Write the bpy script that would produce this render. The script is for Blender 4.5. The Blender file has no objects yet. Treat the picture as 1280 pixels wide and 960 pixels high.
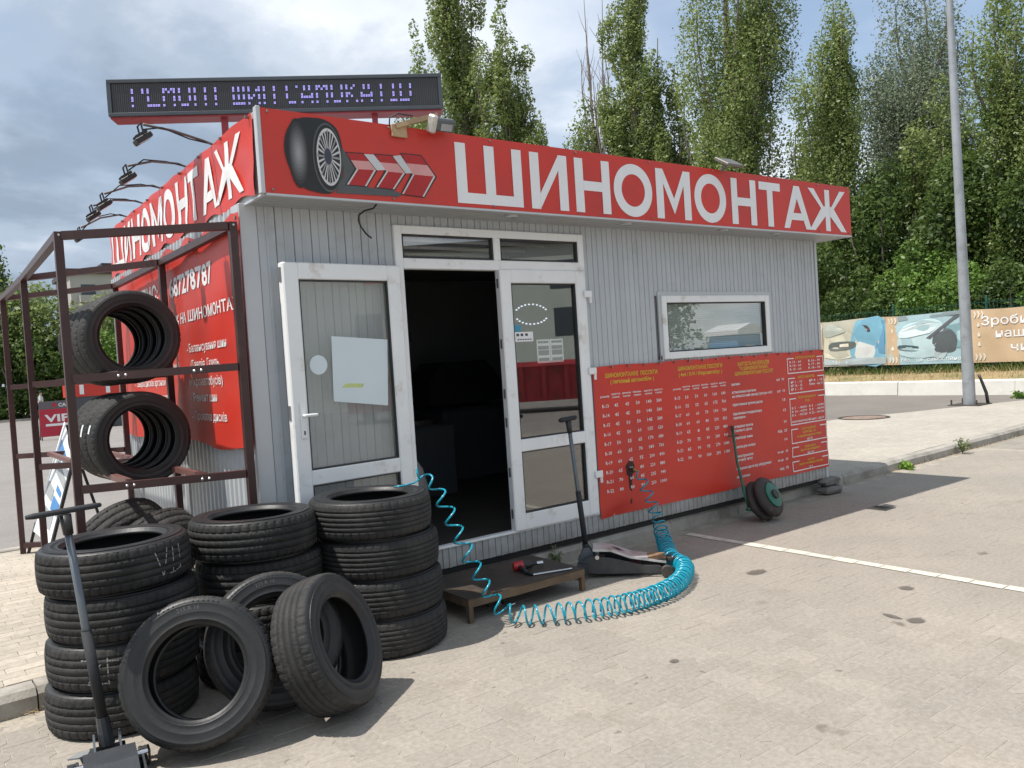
import bpy, math, random
import numpy as np
from mathutils import Vector, Matrix
R_ = math.radians
S = bpy.context.scene
COL = S.collection
random.seed(7)

# ------------------------------------------------------------------ camera
cam_data = bpy.data.cameras.new("camera")
cam = bpy.data.objects.new("camera", cam_data)
COL.objects.link(cam)
YAW, PITCH, ROLL, FPX = 0.63832, -0.02705, -0.06502, 1016.52
fwd = Vector((math.sin(YAW)*math.cos(PITCH), math.cos(YAW)*math.cos(PITCH), math.sin(PITCH)))
rgt = Vector((math.cos(YAW), -math.sin(YAW), 0))
upv = rgt.cross(fwd)
r2 = rgt*math.cos(ROLL) + upv*math.sin(ROLL)
u2 = -rgt*math.sin(ROLL) + upv*math.cos(ROLL)
M = Matrix((( r2.x, u2.x, -fwd.x, 0.0), (r2.y, u2.y, -fwd.y, -5.00545), (r2.z, u2.z, -fwd.z, 1.63185), (0, 0, 0, 1)))
cam.matrix_world = M
cam_data.sensor_width = 36.0
cam_data.lens = FPX/1280*36.0
cam_data.clip_start = 0.05
cam_data.clip_end = 3000
S.camera = cam

# ------------------------------------------------------------------ light
S.view_settings.view_transform = 'Standard'
S.view_settings.look = 'None'
S.view_settings.exposure = 0.25
S.view_settings.gamma = 1.0
TO_SUN = Vector((-1.528, 0.392, 3.223)).normalized()
sun_data = bpy.data.lights.new("sun", 'SUN')
sun_data.energy = 4.5
sun_data.angle = R_(0.5)
sun_data.color = (1.0, 0.955, 0.885)
sun = bpy.data.objects.new("sun", sun_data)
COL.objects.link(sun)
sun.rotation_euler = TO_SUN.to_track_quat('Z', 'Y').to_euler()
sun.location = TO_SUN*60

W = bpy.data.worlds.new("World")
S.world = W
W.use_nodes = True
nt = W.node_tree
nt.nodes.clear()
def wn(t, **k):
    n = nt.nodes.new(t)
    for a, b in k.items(): setattr(n, a, b)
    return n
def wl(a, b): nt.links.new(a, b)
sky = wn('ShaderNodeTexSky', sky_type='NISHITA', sun_disc=False)
sky.sun_elevation = math.asin(TO_SUN.z)
sky.sun_rotation = math.atan2(TO_SUN.x, TO_SUN.y)
sky.air_density = 1.2; sky.dust_density = 2.0; sky.ozone_density = 1.2
bg1 = wn('ShaderNodeBackground'); bg1.inputs['Strength'].default_value = 0.15
wl(sky.outputs['Color'], bg1.inputs['Color'])
tc = wn('ShaderNodeTexCoord')
sep = wn('ShaderNodeSeparateXYZ'); wl(tc.outputs['Generated'], sep.inputs[0])
zc = wn('ShaderNodeMath', operation='MAXIMUM'); wl(sep.outputs['Z'], zc.inputs[0]); zc.inputs[1].default_value = 0.0
za = wn('ShaderNodeMath', operation='ADD'); wl(zc.outputs[0], za.inputs[0]); za.inputs[1].default_value = 0.30
dx = wn('ShaderNodeMath', operation='DIVIDE'); wl(sep.outputs['X'], dx.inputs[0]); wl(za.outputs[0], dx.inputs[1])
dy = wn('ShaderNodeMath', operation='DIVIDE'); wl(sep.outputs['Y'], dy.inputs[0]); wl(za.outputs[0], dy.inputs[1])
cmb = wn('ShaderNodeCombineXYZ'); wl(dx.outputs[0], cmb.inputs[0]); wl(dy.outputs[0], cmb.inputs[1])
def noise(scale, detail, rough, dist, off):
    mp = wn('ShaderNodeMapping'); mp.inputs['Location'].default_value = off
    wl(cmb.outputs[0], mp.inputs[0])
    n = wn('ShaderNodeTexNoise'); n.inputs['Scale'].default_value = scale; n.inputs['Detail'].default_value = detail
    n.inputs['Roughness'].default_value = rough; n.inputs['Distortion'].default_value = dist
    wl(mp.outputs[0], n.inputs['Vector']); return n
def ramp(src, stops):
    r = wn('ShaderNodeValToRGB'); wl(src, r.inputs[0])
    e = r.color_ramp.elements
    while len(e) < len(stops): e.new(0.5)
    for i, (p, c) in enumerate(stops):
        e[i].position = p; e[i].color = (*c, 1)
    r.color_ramp.interpolation = 'EASE'
    return r
SKY_A, SKY_B = (7.9455, -18.1237, -3.9774), (-3.207, 4.885, 6.5323)
n1 = noise(0.62, 9, 0.55, 0.2, SKY_A)                 # where clouds are
n2 = noise(1.25, 10, 0.55, 0.15, SKY_B)                # how bright each cloud is
m1 = ramp(n1.outputs['Fac'], [(0.38, (0.18,)*3), (0.58, (1, 1, 1))])
c2 = ramp(n2.outputs['Fac'], [(0.39, (0.285, 0.355, 0.455)), (0.47, (0.41, 0.49, 0.60)), (0.53, (0.57, 0.64, 0.74)), (0.61, (0.86, 0.90, 0.95))])
bg2 = wn('ShaderNodeBackground'); bg2.inputs['Strength'].default_value = 1.0
wl(c2.outputs[0], bg2.inputs['Color'])
mx = wn('ShaderNodeMixShader')
wl(m1.outputs[0], mx.inputs[0]); wl(bg1.outputs[0], mx.inputs[1]); wl(bg2.outputs[0], mx.inputs[2])
wo = wn('ShaderNodeOutputWorld'); wl(mx.outputs[0], wo.inputs['Surface'])

# ------------------------------------------------------------------ materials
MATS = {}
def mat(name, col, rough=0.6, metal=0.0, var=0.12, vscale=6.0, bump=0.0, bscale=60.0, spec=0.5, rnd=0.0,
        dirt=None, dscale=3.0, dlo=0.5, dhi=0.7, emit=None, estr=0.0, coord='Object'):
    """noise tinted principled surface: var = brightness variation, rnd = variation from object to object, dirt = second colour in patches"""
    if name in MATS: return MATS[name]
    m = bpy.data.materials.new(name); m.use_nodes = True
    t = m.node_tree; b = t.nodes['Principled BSDF']; L = t.links.new
    b.inputs['Roughness'].default_value = rough; b.inputs['Metallic'].default_value = metal
    b.inputs['Specular IOR Level'].default_value = spec
    tc = t.nodes.new('ShaderNodeTexCoord')
    src = t.nodes.new('ShaderNodeNewGeometry').outputs['Position'] if coord == 'World' else tc.outputs[coord]
    n = t.nodes.new('ShaderNodeTexNoise'); n.inputs['Scale'].default_value = vscale; n.inputs['Detail'].default_value = 6
    n.inputs['Roughness'].default_value = 0.6
    L(src, n.inputs['Vector'])
    mr = t.nodes.new('ShaderNodeMapRange'); mr.inputs['From Min'].default_value = 0.25; mr.inputs['From Max'].default_value = 0.75
    mr.inputs['To Min'].default_value = 1-var; mr.inputs['To Max'].default_value = 1+var
    L(n.outputs['Fac'], mr.inputs['Value'])
    fac = mr.outputs[0]
    if rnd:
        oi = t.nodes.new('ShaderNodeObjectInfo'); m2 = t.nodes.new('ShaderNodeMapRange')
        m2.inputs['To Min'].default_value = 1-rnd; m2.inputs['To Max'].default_value = 1+rnd
        L(oi.outputs['Random'], m2.inputs['Value'])
        mu = t.nodes.new('ShaderNodeMath'); mu.operation = 'MULTIPLY'; L(fac, mu.inputs[0]); L(m2.outputs[0], mu.inputs[1]); fac = mu.outputs[0]
    vm = t.nodes.new('ShaderNodeVectorMath'); vm.operation = 'SCALE'; vm.inputs[0].default_value = col
    L(fac, vm.inputs['Scale']); out = vm.outputs[0]
    if dirt:
        n3 = t.nodes.new('ShaderNodeTexNoise'); n3.inputs['Scale'].default_value = dscale; n3.inputs['Detail'].default_value = 8
        n3.inputs['Roughness'].default_value = 0.65; L(src, n3.inputs['Vector'])
        r = t.nodes.new('ShaderNodeMapRange'); r.inputs['From Min'].default_value = dlo; r.inputs['From Max'].default_value = dhi
        L(n3.outputs['Fac'], r.inputs['Value'])
        mi = t.nodes.new('ShaderNodeMix'); mi.data_type = 'RGBA'
        L(r.outputs[0], mi.inputs['Factor']); L(out, mi.inputs[6]); mi.inputs[7].default_value = (*dirt, 1)
        out = mi.outputs[2]
    L(out, b.inputs['Base Color'])
    if bump:
        n2 = t.nodes.new('ShaderNodeTexNoise'); n2.inputs['Scale'].default_value = bscale; n2.inputs['Detail'].default_value = 5
        L(src, n2.inputs['Vector'])
        bu = t.nodes.new('ShaderNodeBump'); bu.inputs['Strength'].default_value = bump; bu.inputs['Distance'].default_value = 0.01
        L(n2.outputs['Fac'], bu.inputs['Height']); L(bu.outputs[0], b.inputs['Normal'])
    if emit:
        b.inputs['Emission Color'].default_value = (*emit, 1); b.inputs['Emission Strength'].default_value = estr
    MATS[name] = m
    return m

def leaf_mat(name, a, b, sheen=0.35):
    m = bpy.data.materials.new(name); m.use_nodes = True
    t = m.node_tree; t.nodes.clear(); L = t.links.new
    out = t.nodes.new('ShaderNodeOutputMaterial')
    tc = t.nodes.new('ShaderNodeTexCoord')
    n = t.nodes.new('ShaderNodeTexNoise'); n.inputs['Scale'].default_value = 1.1; n.inputs['Detail'].default_value = 4
    L(tc.outputs['Object'], n.inputs['Vector'])
    n2 = t.nodes.new('ShaderNodeTexWhiteNoise'); n2.noise_dimensions = '3D'
    geo = t.nodes.new('ShaderNodeNewGeometry')
    sc = t.nodes.new('ShaderNodeVectorMath'); sc.operation = 'SNAP'; sc.inputs[1].default_value = (0.4, 0.4, 0.4)
    L(tc.outputs['Object'], sc.inputs[0]); L(sc.outputs[0], n2.inputs['Vector'])
    av = t.nodes.new('ShaderNodeMath'); av.operation = 'ADD'; L(n.outputs['Fac'], av.inputs[0])
    mm = t.nodes.new('ShaderNodeMath'); mm.operation = 'MULTIPLY'; L(n2.outputs['Value'], mm.inputs[0]); mm.inputs[1].default_value = 0.35
    L(mm.outputs[0], av.inputs[1])
    r = t.nodes.new('ShaderNodeMapRange'); r.inputs['From Min'].default_value = 0.4; r.inputs['From Max'].default_value = 0.95
    L(av.outputs[0], r.inputs['Value'])
    mi = t.nodes.new('ShaderNodeMix'); mi.data_type = 'RGBA'; L(r.outputs[0], mi.inputs['Factor'])
    mi.inputs[6].default_value = (*a, 1); mi.inputs[7].default_value = (*b, 1)
    p = t.nodes.new('ShaderNodeBsdfPrincipled'); p.inputs['Roughness'].default_value = 0.45; p.inputs['Specular IOR Level'].default_value = sheen
    L(mi.outputs[2], p.inputs['Base Color'])
    tr = t.nodes.new('ShaderNodeBsdfTranslucent')
    hs = t.nodes.new('ShaderNodeHueSaturation'); hs.inputs['Value'].default_value = 1.3; hs.inputs['Hue'].default_value = 0.485
    L(mi.outputs[2], hs.inputs['Color']); L(hs.outputs[0], tr.inputs['Color'])
    ms = t.nodes.new('ShaderNodeMixShader'); ms.inputs[0].default_value = 0.35
    L(p.outputs[0], ms.inputs[1]); L(tr.outputs[0], ms.inputs[2]); L(ms.outputs[0], out.inputs['Surface'])
    MATS[name] = m
    return m

def glass_mat(name, tint=(0.80, 0.86, 0.84), gain=3.2, rough=0.0, haze=0.0):
    """a double glazed pane: clear, with the mirror image that its four surfaces give"""
    m = bpy.data.materials.new(name); m.use_nodes = True
    t = m.node_tree; t.nodes.clear(); L = t.links.new
    out = t.nodes.new('ShaderNodeOutputMaterial')
    tr = t.nodes.new('ShaderNodeBsdfTransparent'); tr.inputs['Color'].default_value = (*tint, 1)
    gl = t.nodes.new('ShaderNodeBsdfGlossy'); gl.inputs['Roughness'].default_value = rough
    lw = t.nodes.new('ShaderNodeLayerWeight'); lw.inputs['Blend'].default_value = 0.5        # Schlick: same mirror strength from both sides of the slab
    pw = t.nodes.new('ShaderNodeMath'); pw.operation = 'POWER'; pw.inputs[1].default_value = 5.0; L(lw.outputs['Facing'], pw.inputs[0])
    mu = t.nodes.new('ShaderNodeMath'); mu.operation = 'MULTIPLY_ADD'; mu.inputs[1].default_value = 0.96*gain; mu.inputs[2].default_value = 0.04*gain; mu.use_clamp = True
    L(pw.outputs[0], mu.inputs[0])
    ms = t.nodes.new('ShaderNodeMixShader'); L(mu.outputs[0], ms.inputs[0]); L(tr.outputs[0], ms.inputs[1]); L(gl.outputs[0], ms.inputs[2])
    last = ms
    if haze:
        df = t.nodes.new('ShaderNodeBsdfDiffuse'); df.inputs['Color'].default_value = (0.55, 0.55, 0.52, 1)
        m3 = t.nodes.new('ShaderNodeMixShader'); m3.inputs[0].default_value = haze
        L(ms.outputs[0], m3.inputs[1]); L(df.outputs[0], m3.inputs[2]); last = m3
    L(last.outputs[0], out.inputs['Surface'])
    MATS[name] = m
    return m

# ------------------------------------------------------------------ mesh helpers
class MB:
    def __init__(s): s.v = []; s.f = []; s.mi = []; s.cur = 0
    def add(s, vs, fs):
        o = len(s.v); s.v += [tuple(p) for p in vs]
        for f in fs: s.f.append(tuple(i+o for i in f)); s.mi.append(s.cur)
        return s
    def box(s, a, b, ch=0.0):
        x0, y0, z0 = a; x1, y1, z1 = b
        if ch <= 0:
            return s.add([(x0,y0,z0),(x1,y0,z0),(x1,y1,z0),(x0,y1,z0),(x0,y0,z1),(x1,y0,z1),(x1,y1,z1),(x0,y1,z1)],
                  [(0,3,2,1),(4,5,6,7),(0,1,5,4),(1,2,6,5),(2,3,7,6),(3,0,4,7)])
        # chamfered box: 24 verts
        vs = []; idx = {}
        X = (x0, x1); Y = (y0, y1); Z = (z0, z1)
        for i in (0,1):
            for j in (0,1):
                for k in (0,1):
                    sx = ch if i == 0 else -ch; sy = ch if j == 0 else -ch; sz = ch if k == 0 else -ch
                    idx[i,j,k,'x'] = len(vs); vs.append((X[i], Y[j]+sy, Z[k]+sz))
                    idx[i,j,k,'y'] = len(vs); vs.append((X[i]+sx, Y[j], Z[k]+sz))
                    idx[i,j,k,'z'] = len(vs); vs.append((X[i]+sx, Y[j]+sy, Z[k]))
        g = lambda i,j,k,a: idx[i,j,k,a]
        fs = []
        for i in (0,1):
            q = [g(i,0,0,'x'), g(i,1,0,'x'), g(i,1,1,'x'), g(i,0,1,'x')]; fs.append(q if i else q[::-1])
            q = [g(0,i,0,'y'), g(0,i,1,'y'), g(1,i,1,'y'), g(1,i,0,'y')]; fs.append(q if i else q[::-1])
            q = [g(0,0,i,'z'), g(1,0,i,'z'), g(1,1,i,'z'), g(0,1,i,'z')]; fs.append(q if i else q[::-1])
        for i in (0,1):
            for j in (0,1):
                fs.append([g(i,j,0,'x'), g(i,j,1,'x'), g(i,j,1,'y'), g(i,j,0,'y')])
                fs.append([g(i,0,j,'x'), g(i,1,j,'x'), g(i,1,j,'z'), g(i,0,j,'z')])
                fs.append([g(0,i,j,'y'), g(1,i,j,'y'), g(1,i,j,'z'), g(0,i,j,'z')])
                for k in (0,1): fs.append([g(i,j,k,'x'), g(i,j,k,'y'), g(i,j,k,'z')])
        return s.add(vs, fs)
    def bar(s, p, q, w, h=None, up=(0,0,1)):
        """rectangular bar from p to q"""
        p = Vector(p); q = Vector(q); d = (q-p).normalized(); h = h or w
        u = Vector(up)
        if abs(d.dot(u)) > 0.95: u = Vector((0,1,0))
        a = d.cross(u).normalized()*(w/2); b = a.normalized().cross(d)*(h/2)
        vs = [p-a-b, p+a-b, p+a+b, p-a+b, q-a-b, q+a-b, q+a+b, q-a+b]
        return s.add(vs, [(0,1,2,3),(7,6,5,4),(0,4,5,1),(1,5,6,2),(2,6,7,3),(3,7,4,0)])
    def tube(s, pts, rad, n=8, cap=True):
        pts = [Vector(p) for p in pts]
        rr = rad if isinstance(rad, (list, tuple)) else [rad]*len(pts)
        rings = []; prev = None
        for i, p in enumerate(pts):
            d = (pts[min(i+1, len(pts)-1)] - pts[max(i-1, 0)]).normalized()
            if prev is None:
                u = Vector((0,0,1)) if abs(d.z) < 0.9 else Vector((1,0,0))
                a = d.cross(u).normalized()
            else:
                a = prev - d*prev.dot(d)
                a = a.normalized() if a.length > 1e-6 else d.orthogonal().normalized()
            prev = a; b = d.cross(a)
            rings.append([p + (a*math.cos(2*math.pi*k/n) + b*math.sin(2*math.pi*k/n))*rr[i] for k in range(n)])
        vs = [v for r in rings for v in r]; fs = []
        for i in range(len(pts)-1):
            for k in range(n):
                k2 = (k+1) % n; fs.append((i*n+k, i*n+k2, (i+1)*n+k2, (i+1)*n+k))
        if cap: fs.append(tuple(range(n))[::-1]); fs.append(tuple((len(pts)-1)*n+k for k in range(n)))
        return s.add(vs, fs)
    def lathe(s, prof, n=24, M=None, cap=True):
        """profile [(r,z)...] about z, then transformed by M"""
        M = M or Matrix()
        vs = [M @ Vector((r*math.cos(2*math.pi*k/n), r*math.sin(2*math.pi*k/n), z)) for r, z in prof for k in range(n)]
        fs = []
        for i in range(len(prof)-1):
            for k in range(n):
                k2 = (k+1) % n; fs.append((i*n+k, i*n+k2, (i+1)*n+k2, (i+1)*n+k))
        if cap: fs.append(tuple(range(n))[::-1]); fs.append(tuple((len(prof)-1)*n+k for k in range(n)))
        return s.add(vs, fs)
    def prism(s, poly, d0, d1, plane='xz'):
        """extrude a 2-D polygon from depth d0 to d1; plane xz -> depth is y, yz -> depth is x, xy -> depth is z"""
        f = {'xz': lambda p, d: (p[0], d, p[1]), 'yz': lambda p, d: (d, p[0], p[1]), 'xy': lambda p, d: (p[0], p[1], d)}[plane]
        n = len(poly)
        vs = [f(p, d0) for p in poly] + [f(p, d1) for p in poly]
        fs = [tuple(range(n)), tuple(range(n, 2*n))[::-1]] + [(i, n+i, n+(i+1) % n, (i+1) % n) for i in range(n)]
        return s.add(vs, fs)
    def build(s, name, m, parent=None, smooth=False, world=True):
        me = bpy.data.meshes.new(name)
        me.from_pydata(s.v, [], s.f)
        ms = m if isinstance(m, (list, tuple)) else [m]
        for x in ms: me.materials.append(x)
        if len(ms) > 1: me.polygons.foreach_set('material_index', s.mi)
        if smooth is True: me.polygons.foreach_set('use_smooth', [True]*len(me.polygons))
        me.update()
        o = bpy.data.objects.new(name, me); COL.objects.link(o)
        if smooth == 'auto': autosmooth(me)
        if parent is not None: attach(o, parent, world)
        return o

def autosmooth(me, ang=35):
    me.polygons.foreach_set('use_smooth', [True]*len(me.polygons))
    me.set_sharp_from_angle(angle=R_(ang))

WM = {}
def wmat(o):
    """world matrix from parents without waiting for the depsgraph"""
    m = o.matrix_basis.copy()
    if o.parent is not None: m = wmat(o.parent) @ m
    return m
def attach(o, parent, world=True):
    o.parent = parent
    if world:
        me = o.data
        me.transform(wmat(parent).inverted()); me.update()

def tag(o, label=None, cat=None, group=None, kind=None):
    if label: o['label'] = label
    if cat: o['category'] = cat
    if group: o['group'] = group
    if kind: o['kind'] = kind
    return o
def thing(name, label, cat, loc=(0,0,0), rot=(0,0,0), group=None):
    o = bpy.data.objects.new(name, None); COL.objects.link(o)
    o.location = loc; o.rotation_euler = rot; o.empty_display_size = 0.1
    return tag(o, label, cat, group)
def link_copy(src, parent=None):
    c = src.copy(); COL.objects.link(c)
    if parent is not None: c.parent = parent
    return c
def copy_tree(o, label=None, parent=None):
    c = link_copy(o, parent)
    if label: c['label'] = label
    for ch in list(o.children): copy_tree(ch, None, c)
    return c
def part_mesh(name, me, parent, mtx):
    o = bpy.data.objects.new(name, me); COL.objects.link(o); o.parent = parent; o.matrix_basis = mtx
    return o

def raw_mesh(name, verts, quads, m, smooth=False):
    me = bpy.data.meshes.new(name)
    n = len(verts); q = len(quads)
    me.vertices.add(n); me.vertices.foreach_set('co', np.asarray(verts, np.float32).ravel())
    me.loops.add(q*4); me.loops.foreach_set('vertex_index', np.asarray(quads, np.int32).ravel())
    me.polygons.add(q); me.polygons.foreach_set('loop_start', np.arange(0, q*4, 4, dtype=np.int32))
    me.materials.append(m); me.update(calc_edges=True)
    if smooth: me.polygons.foreach_set('use_smooth', [True]*q)
    return me

# flat lettering from the built-in font: returns 2-D verts and faces, 1 unit = capital height
TXT = {}
def glyphs(s, bold=0.0, res=3):
    key = (s, bold, res)
    if key in TXT: return TXT[key]
    c = bpy.data.curves.new('t', 'FONT'); c.body = s; c.resolution_u = res; c.offset = bold; c.fill_mode = 'FRONT'; c.size = 1.0
    o = bpy.data.objects.new('t', c); COL.objects.link(o)
    bpy.context.view_layer.update()
    me = bpy.data.meshes.new_from_object(o.evaluated_get(bpy.context.evaluated_depsgraph_get()))
    v = [(p.co.x/0.729, p.co.y/0.729) for p in me.vertices]; f = [tuple(p.vertices) for p in me.polygons]
    bpy.data.objects.remove(o); bpy.data.curves.remove(c); bpy.data.meshes.remove(me)
    TXT[key] = (v, f)
    return v, f
def put_text(mb, s, x, z, h, y=0.0, width=None, align='l', bold=0.012, place=None, res=2):
    """lay the lettering s on the plane; place(x,z) -> 3-D point, default the xz plane at depth y"""
    v, f = glyphs(s, bold, res)
    if not v: return
    x0 = min(p[0] for p in v); x1 = max(p[0] for p in v); w = (x1-x0)*h
    k = (width/w) if width else 1.0
    w *= k
    ox = x - (0 if align == 'l' else w/2 if align == 'c' else w)
    pl = place or (lambda a, b: (a, y, b))
    mb.add([pl(ox+(p[0]-x0)*h*k, z+p[1]*h) for p in v], f)
# ================================================================== SETTING
def paving_mat(name, col, col2, spots=True, brick=None, dirt=(0.20,0.17,0.13), rnd=0.06):
    m = bpy.data.materials.new(name); m.use_nodes = True
    t = m.node_tree; b = t.nodes['Principled BSDF']; L = t.links.new
    b.inputs['Roughness'].default_value = 0.9; b.inputs['Specular IOR Level'].default_value = 0.25
    pos = t.nodes.new('ShaderNodeNewGeometry').outputs['Position']
    def noise(sc, det, ro=0.6):
        n = t.nodes.new('ShaderNodeTexNoise'); n.inputs['Scale'].default_value = sc; n.inputs['Detail'].default_value = det
        n.inputs['Roughness'].default_value = ro; L(pos, n.inputs['Vector']); return n.outputs['Fac']
    def rng(src, a, b_, c=0.0, d=1.0):
        r = t.nodes.new('ShaderNodeMapRange'); r.inputs['From Min'].default_value = a; r.inputs['From Max'].default_value = b_
        r.inputs['To Min'].default_value = c; r.inputs['To Max'].default_value = d; L(src, r.inputs['Value']); return r.outputs[0]
    def mix(f, a, b_, mode='MIX'):
        x = t.nodes.new('ShaderNodeMix'); x.data_type = 'RGBA'; x.blend_type = mode
        if isinstance(f, float): x.inputs['Factor'].default_value = f
        else: L(f, x.inputs['Factor'])
        for i, v in ((6, a), (7, b_)):
            if isinstance(v, tuple): x.inputs[i].default_value = (*v, 1)
            else: L(v, x.inputs[i])
        return x.outputs[2]
    c = mix(rng(noise(0.9, 5), 0.35, 0.65), col, col2)
    fine = rng(noise(38, 6, 0.7), 0.3, 0.7, 0.80, 1.16)
    vm = t.nodes.new('ShaderNodeVectorMath'); vm.operation = 'SCALE'; L(c, vm.inputs[0]); L(fine, vm.inputs['Scale']); c = vm.outputs[0]
    if rnd:
        oi = t.nodes.new('ShaderNodeObjectInfo')
        vm = t.nodes.new('ShaderNodeVectorMath'); vm.operation = 'SCALE'; L(c, vm.inputs[0]); L(rng(oi.outputs['Random'], 0, 1, 1-rnd, 1+rnd), vm.inputs['Scale']); c = vm.outputs[0]
    c = mix(rng(noise(2.6, 8, 0.7), 0.55, 0.75, 0, 0.5), c, dirt)                    # worn, dirty patches
    if spots:                                                                       # old oil drips
        v = t.nodes.new('ShaderNodeTexVoronoi'); v.inputs['Scale'].default_value = 1.55; v.feature = 'F1'
        wp = t.nodes.new('ShaderNodeTexNoise'); wp.inputs['Scale'].default_value = 9; wp.inputs['Detail'].default_value = 3; L(pos, wp.inputs['Vector'])
        ad = t.nodes.new('ShaderNodeVectorMath'); ad.operation = 'MULTIPLY_ADD'; L(wp.outputs['Color'], ad.inputs[0]); ad.inputs[1].default_value = (0.16,0.16,0.16); L(pos, ad.inputs[2])
        L(ad.outputs[0], v.inputs['Vector'])
        hit = rng(v.outputs['Distance'], 0.105, 0.06)
        wn_ = t.nodes.new('ShaderNodeMath'); wn_.operation = 'MULTIPLY'
        sx = t.nodes.new('ShaderNodeSeparateColor'); L(v.outputs['Color'], sx.inputs[0])
        L(hit, wn_.inputs[0]); L(rng(sx.outputs[0], 0.62, 0.85, 0, 0.65), wn_.inputs[1])
        c = mix(wn_.outputs[0], c, (0.10, 0.085, 0.07))
        v2 = t.nodes.new('ShaderNodeTexVoronoi'); v2.inputs['Scale'].default_value = 6.5; L(ad.outputs[0], v2.inputs['Vector'])
        s2 = t.nodes.new('ShaderNodeSeparateColor'); L(v2.outputs['Color'], s2.inputs[0])
        w2 = t.nodes.new('ShaderNodeMath'); w2.operation = 'MULTIPLY'; L(rng(v2.outputs['Distance'], 0.13, 0.07), w2.inputs[0]); L(rng(s2.outputs[1], 0.7, 0.85, 0, 0.6), w2.inputs[1])
        c = mix(w2.outputs[0], c, (0.11, 0.095, 0.08))
    if brick:
        bk = t.nodes.new('ShaderNodeTexBrick'); bk.inputs['Scale'].default_value = 1.0
        bk.inputs['Brick Width'].default_value = brick[0]; bk.inputs['Row Height'].default_value = brick[1]
        bk.inputs['Mortar Size'].default_value = 0.004; bk.inputs['Color1'].default_value = (1,1,1,1); bk.inputs['Color2'].default_value = (0.9,0.9,0.9,1)
        bk.inputs['Mortar'].default_value = (0.7,0.7,0.68,1); L(pos, bk.inputs['Vector'])
        c = mix(1.0, c, bk.outputs['Color'], 'MULTIPLY')
    L(c, b.inputs['Base Color'])
    bu = t.nodes.new('ShaderNodeBump'); bu.inputs['Strength'].default_value = 0.35; bu.inputs['Distance'].default_value = 0.004
    L(noise(55, 6, 0.7), bu.inputs['Height']); L(bu.outputs[0], b.inputs['Normal'])
    MATS[name] = m
    return m

m_drive = paving_mat('driveway_paving', (0.350,0.311,0.265), (0.300,0.271,0.235))
m_joint = mat('joint_sand', (0.36,0.322,0.265), 0.95, var=0.25, vscale=30, bump=0.3, coord='World')
m_drivefar = paving_mat('driveway_far_paving', (0.345,0.312,0.262), (0.295,0.27,0.232), brick=(0.2,0.165), rnd=0)
m_pave = paving_mat('pavement_brick', (0.46,0.41,0.34), (0.40,0.36,0.30), spots=False, rnd=0.10, dirt=(0.30,0.26,0.20))
m_pavefar = paving_mat('pavement_far', (0.47,0.43,0.37), (0.42,0.385,0.335), spots=False, brick=(0.2,0.1), rnd=0, dirt=(0.34,0.30,0.25))
m_kerb = mat('kerb_concrete', (0.36,0.335,0.295), 0.9, var=0.22, vscale=5, bump=0.4, bscale=70, dirt=(0.20,0.18,0.15), dscale=3, dlo=0.5, dhi=0.75, coord='World')
m_asph = paving_mat('road_asphalt', (0.215,0.195,0.175), (0.185,0.17,0.155), spots=False, rnd=0, dirt=(0.15,0.14,0.13))
m_lot = paving_mat('lot_asphalt', (0.27,0.25,0.235), (0.23,0.215,0.20), spots=False, rnd=0, dirt=(0.17,0.16,0.15))
m_soil = mat('soil', (0.22,0.17,0.10), 0.95, var=0.3, vscale=0.8, coord='World')

def sheet(name, poly, z, m, parent=None, kind='structure'):
    b = MB(); b.add([(x, y, z) for x, y in poly], [tuple(range(len(poly)))])
    o = b.build(name, m, parent); tag(o, kind=kind if parent is None else None); return o
KA = 0.041                                    # the kerb line runs a little askew to the shop front
kerb_y = lambda x: -0.18 + KA*x
sheet('ground', [(-900,-900),(900,-900),(900,900),(-900,900)], -0.06, m_soil)
drive = sheet('driveway', [(-6,-9.5),(12.0,-9.5),(12.0,kerb_y(12.0)+0.02),(-6,kerb_y(-6)+0.02)], -0.0019, m_joint)
sheet('driveway_end', [(12.0,-9.5),(21.9,-9.5),(21.9,kerb_y(21.9)),(12.0,kerb_y(12.0)+0.02)], -0.0035, m_drivefar)
sheet('yard', [(-40,-60),(40,-60),(40,-9.5),(-40,-9.5)], -0.012, m_lot)
sheet('road', [(14.5,4.1),(22.3,0.8),(22.3,60),(14.5,60)], -0.004, m_asph)
sheet('parking_lot', [(-60,4.35),(14.5,4.35),(14.5,60),(-60,60)], -0.004, m_lot)
# grass strip beyond the parking lot
m_grass = mat('lawn', (0.13,0.17,0.045), 0.9, var=0.35, vscale=1.2, coord='World')
b = MB(); b.add([(-60,52,0.02),(30,52,0.02),(30,100,0.9),(-60,100,0.9)], [(0,1,2,3)]); tag(b.build('lawn', m_grass), kind='structure')
b = MB()
for k in range(-18, 8): b.box((k*3+0.01, 51.8, -0.01), (k*3+2.99, 52.0, 0.13))
tag(b.build('lot_kerb', m_kerb), kind='structure')

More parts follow.
